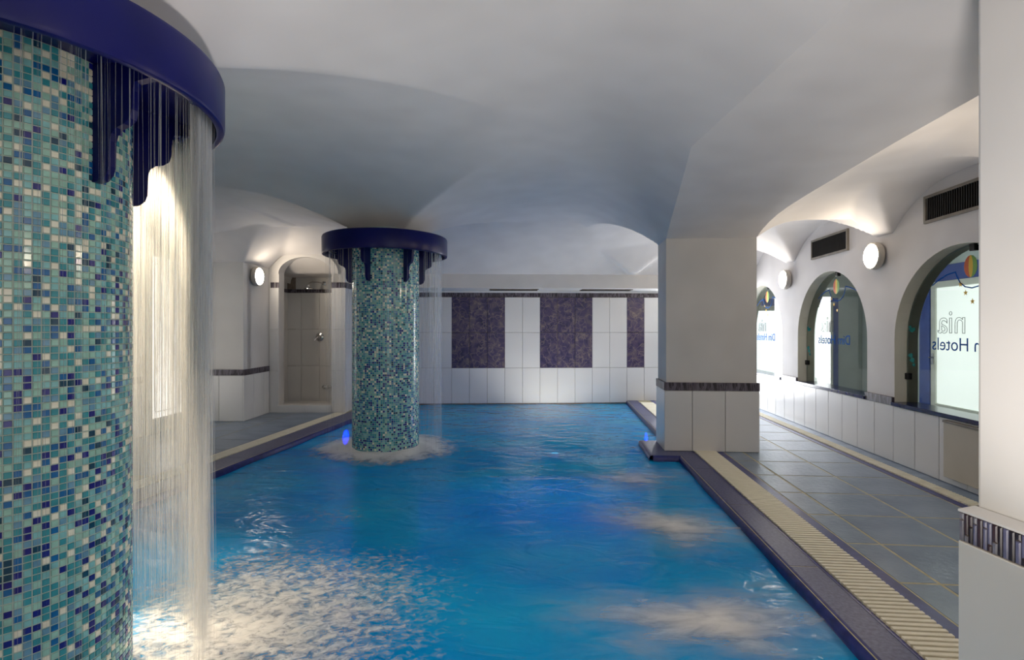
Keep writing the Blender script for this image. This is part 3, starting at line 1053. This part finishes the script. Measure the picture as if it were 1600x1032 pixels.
def plan_box(x0, x1, z0, z1, h0, h1, mb):
    return mb.prism([tuple(cw(*p)[:2]) for p in ((x0, z0), (x1, z0), (x1, z1), (x0, z1))], h0, h1)


wl = plan_box(LXC - .25, LXC, -3.0, 6.9, -0.3, 2.8, MB()).build('wall_left', M['plaster'])
tag(wl, 'white left wall behind the waterfall', kind='structure')
dado(wl, cw(LXC, 0.5), cw(LXC, 5.86))
dado(wl, cw(LXC, 6.60), cw(LXC, 6.80))
wp = plan_box(LXC - .25, -3.48, 6.80, 7.0, -0.3, 2.8, MB())
plan_box(-3.65, -3.48, 6.9, 7.70, -0.3, 2.8, wp)
wp = wp.build('wall_side_pier', M['plaster_soft'])
tag(wp, 'white wall corner carrying the round lamp beside the shower', kind='structure')
dado(wp, cw(LXC, 6.80), cw(-3.48, 6.80), w=0.33)
dado(wp, cw(-3.48, 6.785), cw(-3.48, 7.495), w=0.29, first=0.26)

# lit door in the left wall
def glazed_door(n, zc_, hw, label):
    d = empty('door_%d' % n); d.matrix_basis = Matrix.Translation(cw(LXC, zc_)) @ Matrix.Rotation(math.pi / 2 + YAW, 4, 'Z')
    tag(d, label, kind='structure')
    MB().box(-hw - .09, -hw, -.04, 0, 0, 2.12).box(hw, hw + .09, -.04, 0, 0, 2.12).box(-hw, hw, -.04, 0, 2.03, 2.12).box(-hw, hw, -.04, 0, 0.0, 0.17).build('frame', M['door_white'], d, bevel=0.004)
    MB().box(-hw, hw, -.022, -.004, 0.17, 2.03).build('pane', M['door_glow_w'], d)
    pts = []
    for cx, cz, a0 in ((hw - .1, .29, -90), (hw - .1, 1.9, 0), (.1 - hw, 1.9, 90), (.1 - hw, .29, 180)):
        pts += [(cx + .05 * math.cos(math.radians(a0 + t)), -.024, cz + .05 * math.sin(math.radians(a0 + t))) for t in range(0, 91, 15)]
    MB().tube(pts + [pts[0]], 0.004, 6).build('moulding', M['vent_frame'], d)


glazed_door(4, 6.23, 0.27, 'bright glazed white door behind the waterfall')
# wall behind the camera; opening on its right half added for fill light
wn = MB().box(-5.4, 1.0, -2.5, -2.2, -0.3, 2.8).box(1.0, 3.3, -2.5, -2.2, 2.5, 2.8).build('wall_entrance', M['plaster'])
tag(wn, 'white wall behind the camera with a wide entrance opening', kind='structure')

# shower block
SZ = 7.51
fsF = Matrix.Translation(cw(-3.48, SZ)) @ Matrix.Rotation(YAW, 4, 'Z')     # x to the right, -y to the viewer
Wd = 1.09
o0, o1 = 0.146, 0.897
sp = arch_pts(o0, o1, 0.0, 1.985, 2.225, 24)
quads = wall_with_openings(0.0, Wd, -0.3, 2.8, [sp])
vs, fs = [], []
for q in quads:
    b0 = len(vs)
    for Y in (0.0, 0.17):
        vs += [(p[0], Y, p[1]) for p in q]
    fs += [(b0, b0 + 1, b0 + 2, b0 + 3), (b0 + 7, b0 + 6, b0 + 5, b0 + 4)]
n = len(sp); b0 = len(vs)
vs += [(p[0], 0.0, p[1]) for p in sp] + [(p[0], 0.17, p[1]) for p in sp]
fs += [(b0 + k, b0 + k + 1, b0 + k + 1 + n, b0 + k + n) for k in range(n - 1)]
ws = mesh_obj('wall_shower', vs, fs, M['plaster_soft'])
ws.matrix_basis = fsF
bm = bmesh.new(); bm.from_mesh(ws.data); bmesh.ops.remove_doubles(bm, verts=bm.verts, dist=1e-4); bmesh.ops.recalc_face_normals(bm, faces=bm.faces); bm.to_mesh(ws.data); bm.free()
tag(ws, 'arched white front of the shower niche', kind='structure')
I4 = Matrix.Identity(4)
HT = 0.595
for r in range(3):
    put_tile(ws, I4, o1, Wd + .012, r * HT, (r + 1) * HT, M['white_tile'])
    put_tile(ws, I4, 0.015, o0 - 0.001, r * HT, (r + 1) * HT, M['white_tile'])
band_strip(ws, I4, o1 + .003, Wd + .012, 3 * HT, 3 * HT + .078)
band_strip(ws, I4, 0.03, 0.085, 3 * HT, 3 * HT + .078); band_strip(ws, I4, 0.097, o0 - .002, 3 * HT, 3 * HT + .078)
# raised archivolt
mb = MB()
oa = [(0.5215 + (p[0] - .5215) * 1.27, 1.985 + (p[1] - 1.985) * 1.42) for p in sp[1:-1]]
ia = sp[1:-1]
for k in range(len(ia) - 1):
    mb.add([(p[0], Y, p[1]) for Y in (-0.02, 0.01) for p in (ia[k], ia[k + 1], oa[k + 1], oa[k])], [(0, 1, 2, 3), (7, 6, 5, 4), (3, 2, 6, 7), (1, 0, 4, 5)])
mb.build('archivolt', M['plaster_soft'], ws)
# curb
for a, b_ in ((o0 - .02, 0.525), (0.525, o1 + .0)):
    MB().box(a + .001, b_ - .001, -0.03, 0.17, 0.0, 0.105).build('curb_tile', M['white_tile'], ws, bevel=0.003)
# pool-side flank of the block
BZ = zback(-2.39)
wf = plan_box(-2.56, -2.39, SZ + .0, BZ, -1.0, 2.8, MB()).build('wall_shower_flank', M['plaster_soft'])
tag(wf, 'white tiled side of the shower block facing the pool', kind='structure')
ff, Lf = wall_frame(cw(-2.39, SZ - .012), cw(-2.39, BZ))
x = 0
while x < Lf - .01:
    x1 = min(Lf, x + 0.30)
    for r in range(3):
        put_tile(wf, ff, x, x1, r * HT - (.1 if r == 0 else 0), (r + 1) * HT, M['white_tile'])
    x = x1
band_strip(wf, ff, 0, Lf, 3 * HT, 3 * HT + .078)
# niche interior
ni = plan_box(-3.85, -3.65, 7.68, 8.62, -0.3, 2.8, MB()).build('wall_shower_inner', M['plaster_soft'])
tag(ni, 'inner left wall of the shower niche', kind='structure')
fi, Li = wall_frame(cw(-3.65, 7.7), cw(-3.65, 8.56))
x = 0
while x < Li - .01:
    x1 = min(Li, x + .29)
    for r in range(3):
        put_tile(ni, fi, x, x1, r * HT, (r + 1) * HT, M['white_tile'])
    x = x1
band_strip(ni, fi, 0, Li, 3 * HT, 3 * HT + .055)
NBZ = 8.53
nb = plan_box(-3.65, -2.55, NBZ, NBZ + .04, -0.1, 2.8, MB()).build('wall_shower_back', M['plaster_soft'])
tag(nb, 'tiled back of the shower niche', kind='structure')
fn = Matrix.Translation(cw(-3.65, NBZ)) @ Matrix.Rotation(YAW, 4, 'Z')
for xa, xb in ((0.0, 0.23), (0.23, 0.525), (0.525, 0.82), (0.82, 1.09)):
    for r in range(3):
        put_tile(nb, fn, xa, xb, r * HT, (r + 1) * HT, M['white_tile'])
band_strip(nb, fn, 0, 1.09, 3 * HT, 3 * HT + .055)
# low vault over the niche
mb = MB()
prev = None
for k in range(17):
    t = math.pi * k / 16
    p = (0.5 - 0.62 * math.cos(t), 1.93 + 0.33 * math.sin(t))
    if prev:
        mb.add([(prev[0], 0.17, prev[1]), (p[0], 0.17, p[1]), (p[0], 1.02, p[1]), (prev[0], 1.02, prev[1])], [(0, 1, 2, 3)])
    prev = p
o = mb.build('ceiling_shower', M['plaster_soft'], smooth=True); o.matrix_basis = fsF
tag(o, 'small barrel vault over the shower niche', kind='structure')
o = plan_box(-3.66, -2.55, 7.5, 8.6, -0.1, 0.03, MB()).build('floor_shower', M['white_tile']); tag(o, 'white shower tray floor', kind='structure')

sh = empty('overhead_shower'); sh.matrix_basis = fn @ Matrix.Translation((0.60, -0.012, 1.935))
tag(sh, 'chrome shower head on a bent arm in the niche', 'shower')
MB().lathe([(0, 0), (0.03, 0), (0.03, -0.008), (0.012, -0.016), (0, -0.016)], 20, axis='y').build('wall_flange', M['chrome'], sh, smooth=True)
MB().tube([(0, -.01, 0), (-.05, -.14, .012), (-.09, -.26, .005), (-.112, -.32, -.02), (-.118, -.335, -.05)], 0.010, 10).build('arm', M['chrome'], sh, smooth=True)
MB().lathe([(0, 0), (0.018, 0), (0.022, -.03), (0.072, -.055), (0.072, -.068), (0, -.068)], 28, c=(-.118, -.335, -.05)).build('rose', M['chrome'], sh, smooth=True)
mv = empty('shower_mixer'); mv.matrix_basis = fn @ Matrix.Translation((0.53, -0.012, 1.065))
tag(mv, 'round chrome shower mixer with lever on the niche wall', 'mixer')
MB().lathe([(0, -.001), (0.07, 0), (0.066, -0.014), (0.035, -0.022), (0.03, -0.06), (0, -.062)], 28, axis='y').build('plate', M['chrome'], mv, smooth=True)
MB().tube([(0, -.055, .005), (-.03, -.075, -.02), (-.055, -.085, -.055)], 0.011, 8).build('lever', M['chrome'], mv, smooth=True)
for i, xx in enumerate((0.605, 0.69)):
    k = empty('body_jet'); k.matrix_basis = fn @ Matrix.Translation((xx, -0.012, 0.255))
    tag(k, ['left one of the two small chrome knobs low in the niche', 'right one of the two small chrome knobs low in the niche'][i], 'knob', 'chrome knobs low in the shower niche')
    MB().lathe([(0, 0), (0.034, 0), (0.034, -0.008), (0.018, -.014), (0.018, -.022)], 20, axis='y').build('collar', M['chrome'], k, smooth=True)
    MB().lathe([(0.018, -.022), (0.026, -.03), (0.022, -.045), (0, -.05)], 20, axis='y').build('knob', M['chrome'], k, smooth=True)

# ------------------------------------------------------------------ piers
p2 = MB().box(1.06, 1.92, 5.28, 5.70, -0.3, 2.093).build('wall_pier_far', M['plaster_soft'])
tag(p2, 'square white pier standing at the right pool edge', kind='structure')
frp = Matrix.Translation((1.042, 5.28, 0))
for xa, xb in ((0.0, 0.265), (0.265, 0.577), (0.577, 0.895)):
    put_tile(p2, frp, xa, xb, 0.0, HT, M['white_tile'], 0.02)
    band_strip(p2, frp, xa + .002, xb - .002, HT, HT + .078, t=0.022)
frl = Matrix.Translation((1.06, 5.70, 0)) @ Matrix.Rotation(-math.pi / 2, 4, 'Z')
put_tile(p2, frl, 0.0, 0.44, 0.0, HT, M['white_tile'], 0.02); band_strip(p2, frl, 0, .44, HT, HT + .078, t=0.022)
frq = Matrix.Translation((1.92, 5.26, 0)) @ Matrix.Rotation(math.pi / 2, 4, 'Z')
put_tile(p2, frq, 0.0, 0.44, 0.0, HT, M['white_tile'], 0.02); band_strip(p2, frq, 0, .44, HT, HT + .078, t=0.022)

# near right pier: corner at (1.165, 1.575), turned 12 degrees
PR = Matrix.Translation((1.165, 1.575, 0)) @ Matrix.Rotation(math.radians(10), 4, 'Z')
p1 = MB().box(0.0, 0.8, -0.75, 0.0, -0.3, 2.42).build('wall_pier_near', M['plaster_soft'], bevel=0.012)
p1.matrix_basis = PR
tag(p1, 'white pier close to the camera at the right edge', kind='structure')
HN = 0.60
mb = MB().box(-0.028, 0.835, -0.79, 0.028, -0.02, HN)
mb.build('dado_lower', M['white_tile'], p1, bevel=0.004)
mb = MB()
z0, z1, z2 = HN + 0.082, HN + 0.088, HN + 0.105
a = [(-0.028, -0.79), (0.835, -0.79), (0.835, 0.028), (-0.028, 0.028)]
c = [(-0.002, -0.76), (0.80, -0.76), (0.80, 0.002), (-0.002, 0.002)]
mb.add([(*p, z0) for p in a] + [(*p, z1) for p in a] + [(*p, z2) for p in c], [(0, 1, 2, 3)] + [(i, (i + 1) % 4, (i + 1) % 4 + 4, i + 4) for i in range(4)] + [(i + 4, (i + 1) % 4 + 4, (i + 1) % 4 + 8, i + 8) for i in range(4)])
mb.build('dado_cap', M['white_tile'], p1)
MB().box(-0.023, 0.83, -0.785, 0.023, HN, HN + 0.082).build('strip_backing', M['strip_grout'], p1)
fl_ = Matrix.Translation((-0.023, 0.026, 0)) @ Matrix.Rotation(-math.pi / 2, 4, 'Z')
x = 0.0
r3 = random.Random(11)
SM = [M['strip_a'], M['strip_b'], M['strip_c'], M['strip_d']]
while x < 0.80:
    wdt = r3.choice((0.0125, 0.0125, 0.0125, 0.0155))
    cut = r3.choice((None, 0.25, 0.4, 0.6, 0.75, None))
    zs_ = [HN + .001, HN + .081] if cut is None else [HN + .001, HN + .001 + .08 * cut, HN + .081]
    for k in range(len(zs_) - 1):
        put_tile(p1, fl_, x, x + wdt, zs_[k], zs_[k + 1], r3.choice(SM), 0.006, 0.0022, name='mosaic_strip')
    x += wdt

# ------------------------------------------------------------------ round mosaic columns with overflow canopies
CR, PITCH = 0.34, 0.0208
NT = 103
pick = random.Random(21)


def tile_colour(z):
    t = min(1.0, max(0.0, z / 2.0))
    w = [0.24, 0.21, 0.15 + .06 * t, 0.12 - .03 * t, 0.13 * (1 - t) ** 0.8 + 0.03, 0.05, 0.06 + 0.13 * t, 0.09]
    return pick.choices(range(8), w)[0]


def column(loc, label, fin_phase, n_single):
    root = empty('fountain_column', loc)
    tag(root, label, 'column', 'round mosaic columns with overflow canopies', 'thing')
    MB().lathe([(0.0, -1.25), (CR - .0025, -1.25), (CR - .0025, 2.2), (0.0, 2.2)], 103).build('core', M['mosaic_grout'], root)
    rows = int((2.045 - WATER + .05) / PITCH)
    half = (PITCH - 0.0030) / 2
    t = 0.0025
    single = []
    vs, fs, mi = [], [], []
    view = math.atan2(-loc[1], -loc[0])
    cand = []
    data = []
    for r in range(rows):
        z = WATER - .05 + (r + .5) * PITCH
        for k in range(NT):
            a = 2 * math.pi * (k + .5) / NT
            da = (a - view + math.pi) % (2 * math.pi) - math.pi
            data.append((r, k, a, z, tile_colour(z), da))
    if n_single:
        for i, (r, k, a, z, c, da) in enumerate(data):
            p = Vector((loc[0] + CR * math.cos(a), loc[1] + CR * math.sin(a)))
            xc, zc = wc(p.x, p.y)
            u, v = 800 + F * xc / zc, 514 - F * (z - EYE) / zc
            if 2 < u < 206 and 100 < v < 1030 and abs(da) < 1.3:
                cand.append(((p.length ** 2 + (z - EYE) ** 2) / max(.05, math.cos(da)), i))
        cand.sort()
        single = set(i for _, i in cand[:n_single])
    meshes = {}
    for i, (r, k, a, z, c, da) in enumerate(data):
        if i in single:
            key = c
            if key not in meshes:
                tv = [(-half, 0, -half), (half, 0, -half), (half, 0, half), (-half, 0, half), (-half + .001, -t, -half + .001), (half - .001, -t, -half + .001), (half - .001, -t, half - .001), (-half + .001, -t, half - .001)]
                me = bpy.data.meshes.new('mosaic_tile')
                me.from_pydata(tv, [], [(4, 5, 6, 7), (0, 1, 5, 4), (1, 2, 6, 5), (2, 3, 7, 6), (3, 0, 4, 7)])
                me.materials.append(TM[c]); me.update()
                meshes[key] = me
            o = bpy.data.objects.new('mosaic_tile', meshes[key])
            COL.objects.link(o); o.parent = root
            o.location = ((CR - .0025) * math.cos(a), (CR - .0025) * math.sin(a), z)
            o.rotation_euler = (0, 0, a + math.pi / 2)
        else:
            b0 = len(vs)
            ca, sa = math.cos(a), math.sin(a)
            for rad, hf in ((CR - .0025, half), (CR, half - .001)):
                for sx_, sz_ in ((-1, -1), (1, -1), (1, 1), (-1, 1)):
                    vs.append((rad * ca - sa * hf * sx_, rad * sa + ca * hf * sx_, z + hf * sz_))
            fs += [(b0 + 4, b0 + 5, b0 + 6, b0 + 7), (b0, b0 + 1, b0 + 5, b0 + 4), (b0 + 1, b0 + 2, b0 + 6, b0 + 5), (b0 + 2, b0 + 3, b0 + 7, b0 + 6), (b0 + 3, b0, b0 + 4, b0 + 7)]
            mi += [c] * 5
    tag(mesh_obj('mosaic_tiles', vs, fs, TM, root, midx=mi), kind='stuff')
    cn = MB().lathe([(0.30, 2.14), (0.612, 2.14), (0.628, 2.132), (0.634, 2.118), (0.634, 1.965), (0.630, 1.952), (0.622, 1.948), (0.606, 1.950), (0.602, 1.965), (0.600, 2.03), (0.30, 2.045)], 96).build('canopy', M['canopy'], root, smooth=True)
    tag(cn, 'navy ring canopy')
    MB().lathe([(0.575, 2.03), (0.575, 1.985), (0.555, 1.985), (0.555, 2.03)], 96).build('water_slot', M['canopy'], cn)
    prof = [(0.33, 2.04), (0.56, 2.04), (0.545, 1.985), (0.49, 1.975), (0.482, 1.95), (0.480, 1.89), (0.472, 1.862), (0.452, 1.845), (0.425, 1.835), (0.407, 1.818), (0.400, 1.795), (0.398, 1.715), (0.390, 1.690), (0.372, 1.672), (0.350, 1.666), (0.33, 1.666)]
    n = len(prof)
    for k in range(6):
        a = fin_phase + k * math.pi / 3
        ca, sa = math.cos(a), math.sin(a)
        h = 0.013
        vv = [(r * ca - s * h * sa, r * sa + s * h * ca, z) for s in (-1, 1) for r, z in prof]
        ff = [tuple(range(n)), tuple(range(2 * n - 1, n - 1, -1))] + [(i, (i + 1) % n, (i + 1) % n + n, i + n) for i in range(n)]
        mb = MB(); mb.v = vv; mb.f = ff
        mb.build('bracket', M['canopy'], cn)
    return root


C1, C2 = (-1.81, 1.573, 0.0), (-1.785, 5.33, 0.0)
v1_ = math.atan2(-C1[1], -C1[0])
v2_ = math.atan2(-C2[1], -C2[0])
column(C1, 'blue-green mosaic column with a navy canopy close to the camera', v1_ + math.radians(38), 300)
column(C2, 'blue-green mosaic column with a navy canopy standing in mid-pool', v2_ + math.radians(32), 0)


def falls(name, loc, label, n, dens, r0=0.565, rad=(0.0007, 0.0022), seed=1):
    rr_ = np.random.RandomState(seed)
    vs, fs = [], []
    view = math.atan2(-loc[1], -loc[0])
    made = 0
    while made < n:
        a = rr_.rand() * 2 * math.pi
        da = (a - view + math.pi) % (2 * math.pi) - math.pi
        if rr_.rand() > dens(da): continue
        r = r0 + rr_.randn() * 0.012
        w = rad[0] + (rad[1] - rad[0]) * rr_.rand() ** 2.5
        x, y = r * math.cos(a), r * math.sin(a)
        zb = WATER
        j = rr_.randn(2) * 0.004
        b0 = len(vs)
        for q, (z, s) in enumerate(((2.0, 1.0), (1.3, 0.80), (0.6, 0.38), (zb, 0.15))):
            for k in range(3):
                t = 2.1 * k + a
                vs.append((x + j[0] * q + w * s * math.cos(t), y + j[1] * q + w * s * math.sin(t), z))
        for q in range(3):
            for k in range(3):
                fs.append((b0 + q * 3 + k, b0 + q * 3 + (k + 1) % 3, b0 + q * 3 + 3 + (k + 1) % 3, b0 + q * 3 + 3 + k))
        made += 1
    o = mesh_obj(name, vs, fs, M['falls'])
    o.location = loc
    tag(o, label, 'waterfall', kind='stuff')
    return o


def dens1(da):
    # the curtain is thick on the far and right-hand side, thin where it faces the camera
    return 1.0 if (1.0 < da < 2.7) else (0.04 if abs(da) <= 1.0 else 0.3)


falls('water_curtain', C1, 'glowing curtain of falling water threads beside the near mosaic column', 3800, dens1, rad=(0.0004, 0.0014), seed=4)
falls('water_curtain', C2, 'thin veil of falling water around the mid-pool mosaic column', 220, lambda da: 1.0 if 0.8 < da < 2.2 else 0.3, rad=(0.0008, 0.002), seed=9)


# ------------------------------------------------------------------ froth on the water
def froth_patch(name, label, centre, rx, ry, rot, mat, height, fall, nr=28, na=72, inner=0.0, seed=0, lump=0.35, cat='foam'):
    rr_ = np.random.RandomState(seed)
    ph_ = rr_.rand(6) * 6.28
    vs, fs, at = [], [], []
    for i in range(nr + 1):
        s = i / nr
        for k in range(na):
            a = 2 * math.pi * k / na
            wob = 1 + lump * (0.5 * math.sin(2 * a + ph_[0]) + 0.3 * math.sin(3 * a + ph_[1]) + 0.25 * math.sin(5 * a + ph_[2]) + .15 * math.sin(9 * a + ph_[3])) if i else 1
            rad = inner + (1 - inner) * s * wob
            x, y = rx * rad * math.cos(a), ry * rad * math.sin(a)
            f_ = fall(s)
            z = height * f_ * (0.8 + 0.2 * min(1.0, 3 * s) * math.sin(7 * a + ph_[4] + 9 * s)) + 0.004
            vs.append((x, y, z)); at.append(f_)
    for i in range(nr):
        for k in range(na):
            fs.append((i * na + k, i * na + (k + 1) % na, (i + 1) * na + (k + 1) % na, (i + 1) * na + k))
    o = mesh_obj(name, vs, fs, mat, smooth=True)
    A = o.data.attributes.new('froth', 'FLOAT', 'POINT')
    A.data.foreach_set('value', at)
    o.location = (centre[0], centre[1], WATER + 0.004)
    o.rotation_euler = (0, 0, rot)
    tag(o, label, cat, kind='stuff')
    return o


def bell(s): return max(0.0, 1 - s) ** 1.2


froth_patch('jet_foam', 'streaky white jet foam in the middle of the right pool side', (0.72, 3.40, 0), 0.66, 0.55, 0.0, M['foam_jet'], 0.006, bell, seed=2)
froth_patch('jet_foam', 'streaky white jet foam nearest the camera', (0.66, 2.30, 0), 0.72, 0.50, 0.1, M['foam_jet'], 0.006, bell, seed=5)
froth_patch('jet_foam', 'faint white jet foam closest to the square pier', (0.62, 4.42, 0), 0.66, 0.42, 0.0, M['foam_jet'], 0.006, lambda s: 0.8 * bell(s), seed=8)
froth_patch('splash_foam', 'white splash foam ringing the mid-pool mosaic column', C2, 0.80, 0.74, 0.0, M['foam_ring'], 0.05, lambda s: max(0.0, 1 - s) ** 0.6 if s > 0.02 else 1.0, inner=0.38, seed=3, lump=0.10)
froth_patch('splash_foam', 'speckled warm-lit splash foam beside the near mosaic column', (-1.30, 2.05, 0), 1.25, 1.15, 0.3, M['foam_splash'], 0.03, lambda s: max(0.0, 1 - s ** 1.6) ** 0.9, seed=6, nr=40, na=110, lump=0.15)
froth_patch('splash_foam', 'scattered light froth behind the near waterfall', (-1.45, 3.35, 0), 0.60, 0.55, 0.0, M['foam_splash'], 0.02, lambda s: 0.55 * max(0.0, 1 - s) ** 0.8, seed=12, lump=0.3)


# ------------------------------------------------------------------ wall lamps, vents
def lamp(loc, rz, label):
    e = empty('wall_lamp', loc, rz)
    tag(e, label, 'lamp', 'round wall lamps')
    MB().lathe([(0, 0), (0.075, 0.0), (0.075, 0.016), (0, 0.016)], 32, axis='x').build('wall_plate', M['black'], e)
    MB().lathe([(0, 0.014), (0.118, 0.014), (0.128, 0.02), (0.130, 0.03), (0.128, 0.066), (0.120, 0.074), (0.112, 0.074)], 48, axis='x').build('ring', M['lamp_ring'], e, smooth=True)
    MB().lathe([(0.112, 0.072), (0.105, 0.082), (0.08, 0.092), (0.04, 0.098), (0.0, 0.1)], 48, axis='x').build('diffuser', M['lamp_glow'], e, smooth=True)
    return e


lamp((WX, 5.26, 1.89), math.pi, 'round lit wall lamp between the nearest and middle arched windows')
lamp((WX, 7.22, 1.85), math.pi, 'round lit wall lamp between the middle and farthest arched windows')
lamp((WX, 3.24, 1.89), math.pi, 'round lit wall lamp on the window wall hidden behind the near pier')  # this and the next two are extra lamps added out of view
lamp((WX, 1.26, 1.89), math.pi, 'round lit wall lamp on the window wall level with the camera')
lamp((WX, -0.7, 1.89), math.pi, 'round lit wall lamp on the window wall behind the camera')

lamp(cw(-3.48, 7.08, 1.905), YAW, 'round lit wall lamp on the corner beside the shower niche')

for i, (ya, yb, za, zb) in enumerate(((3.82, 4.62, 2.065, 2.29), (5.77, 6.56, 2.02, 2.25))):
    e = empty('wall_vent', (WX, (ya + yb) / 2, (za + zb) / 2))
    tag(e, ['dark louvred vent above the nearest arched window', 'dark louvred vent above the middle arched window'][i], 'vent', 'louvred vents above the windows')
    h, k_ = (yb - ya) / 2, (zb - za) / 2
    fw = 0.022
    MB().box(-0.022, 0, -h, -h + fw, -k_, k_).box(-0.022, 0, h - fw, h, -k_, k_).box(-0.022, 0, -h + fw, h - fw, -k_, -k_ + fw).box(-0.022, 0, -h + fw, h - fw, k_ - fw, k_).build('frame', M['vent_frame'], e)
    MB().box(-0.004, 0.0, -h + fw, h - fw, -k_ + fw, k_ - fw).build('backing', M['vent_dark'], e)
    fin = MB().box(-0.018, -0.003, -0.003, 0.003, -k_ + fw, k_ - fw).build('fin', M['vent_dark'], e)
    nf = int(2 * (h - fw) / 0.024)
    fin.location.y = -h + fw + 0.012
    for q in range(1, nf):
        o = fin.copy(); COL.objects.link(o); o.parent = e; o.location.y = -h + fw + 0.012 + q * 0.024

# added warm spotlight on the left wall, out of frame, that lights the waterfall
sl = empty('wall_spotlight', cw(LXC, 3.9, 1.95))
tag(sl, 'small spotlight on the left wall aimed at the waterfall', 'lamp')
tgt = Vector((-1.30, 2.0, 0.75)); src = Vector(sl.location) + Vector((0.18, 0, 0))
dirv = (tgt - src).normalized()
hd = MB().lathe([(0, -0.09), (0.045, -0.09), (0.06, 0.05), (0.055, 0.05), (0.05, 0.0), (0, 0.0)], 28).build('housing', M['black'], sl, smooth=True)
hd.matrix_basis = Matrix.Translation(src - Vector(sl.location)) @ dirv.to_track_quat('Z', 'Y').to_matrix().to_4x4()
MB().tube([(-0.01, 0, 0), (0.09, 0, 0.0), (0.16, 0, 0)], 0.012).build('arm', M['black'], sl)
ld = bpy.data.lights.new('spot_beam', 'SPOT')
ld.energy = SPOT_POWER; ld.color = (1.0, 0.84, 0.60); ld.spot_size = math.radians(38); ld.spot_blend = 0.8; ld.shadow_soft_size = 0.05
lo = bpy.data.objects.new('spot_beam', ld); COL.objects.link(lo)
lo.parent = sl
lo.matrix_basis = Matrix.Translation(src - Vector(sl.location) + dirv * 0.07) @ (-dirv).to_track_quat('Z', 'Y').to_matrix().to_4x4()

# small warm downlights added under the near canopy to light the falling water
for i, dg_ in enumerate((124, 148, 172)):
    a = v1_ + math.radians(dg_)
    e = empty('canopy_downlight', (C1[0] + 0.48 * math.cos(a), C1[1] + 0.48 * math.sin(a), 2.035))
    tag(e, 'small warm downlight under the near canopy, %s' % ('nearest the camera', 'the middle one of three', 'farthest from the camera')[i], 'lamp', 'downlights under the near canopy')
    MB().lathe([(0.0, 0.0), (0.034, 0.0), (0.034, -0.03), (0.028, -0.032), (0.026, -0.012), (0.0, -0.012)], 24).build('housing', M['chrome'], e, smooth=True)
    MB().lathe([(0.0, -0.016), (0.026, -0.016), (0.026, -0.013)], 24).build('lens', M['downlight'], e)
    ld = bpy.data.lights.new('beam', 'SPOT')
    ld.energy = DOWN_POWER; ld.color = (1.0, 0.80, 0.55); ld.spot_size = math.radians(64); ld.spot_blend = 0.7; ld.shadow_soft_size = 0.025
    lo = bpy.data.objects.new('beam', ld); COL.objects.link(lo); lo.parent = e; lo.location = (0, 0, -0.035)

# added low floor uplight, unseen below the camera, brightening the vault above
fl2 = empty("floor_uplight", (0.35, 0.30, 0.0))
tag(fl2, 'squat black floor uplight on the deck below the camera', 'floor lamp')
MB().lathe([(0.0, 0.0), (0.13, 0.0), (0.13, 0.03), (0.10, 0.05), (0.10, 0.14), (0.09, 0.15), (0.085, 0.10), (0.0, 0.10)], 32).build('housing', M['black'], fl2, smooth=True)
MB().lathe([(0.0, 0.115), (0.06, 0.112), (0.08, 0.104)], 24).build('lens', M['downlight'], fl2, smooth=True)
ld = bpy.data.lights.new('up_beam', 'SPOT')
ld.energy = UP_POWER; ld.color = (1.0, 0.94, 0.90); ld.spot_size = math.radians(112); ld.spot_blend = 0.45; ld.shadow_soft_size = 0.08
lo = bpy.data.objects.new('up_beam', ld); COL.objects.link(lo); lo.parent = fl2
lo.matrix_basis = Matrix.Translation((0, 0, 0.17)) @ (-Vector((0.16, 0.30, 1))).to_track_quat('Z', 'Y').to_matrix().to_4x4()

# added ceiling light, out of view, that brightens the corridor
cl = empty('corridor_light', (4.35, 6.6, 2.45))
tag(cl, 'flush ceiling light in the corridor behind the windows', 'lamp')
MB().box(-.15, .15, -.6, .6, -0.05, 0.0).build('housing', M['door_white'], cl, bevel=0.005)
MB().box(-.13, .13, -.58, .58, -0.058, -0.05).build('diffuser', emit_mat('corridor_diffuser', (1.0, 0.95, 0.82, 1), 3.5), cl)
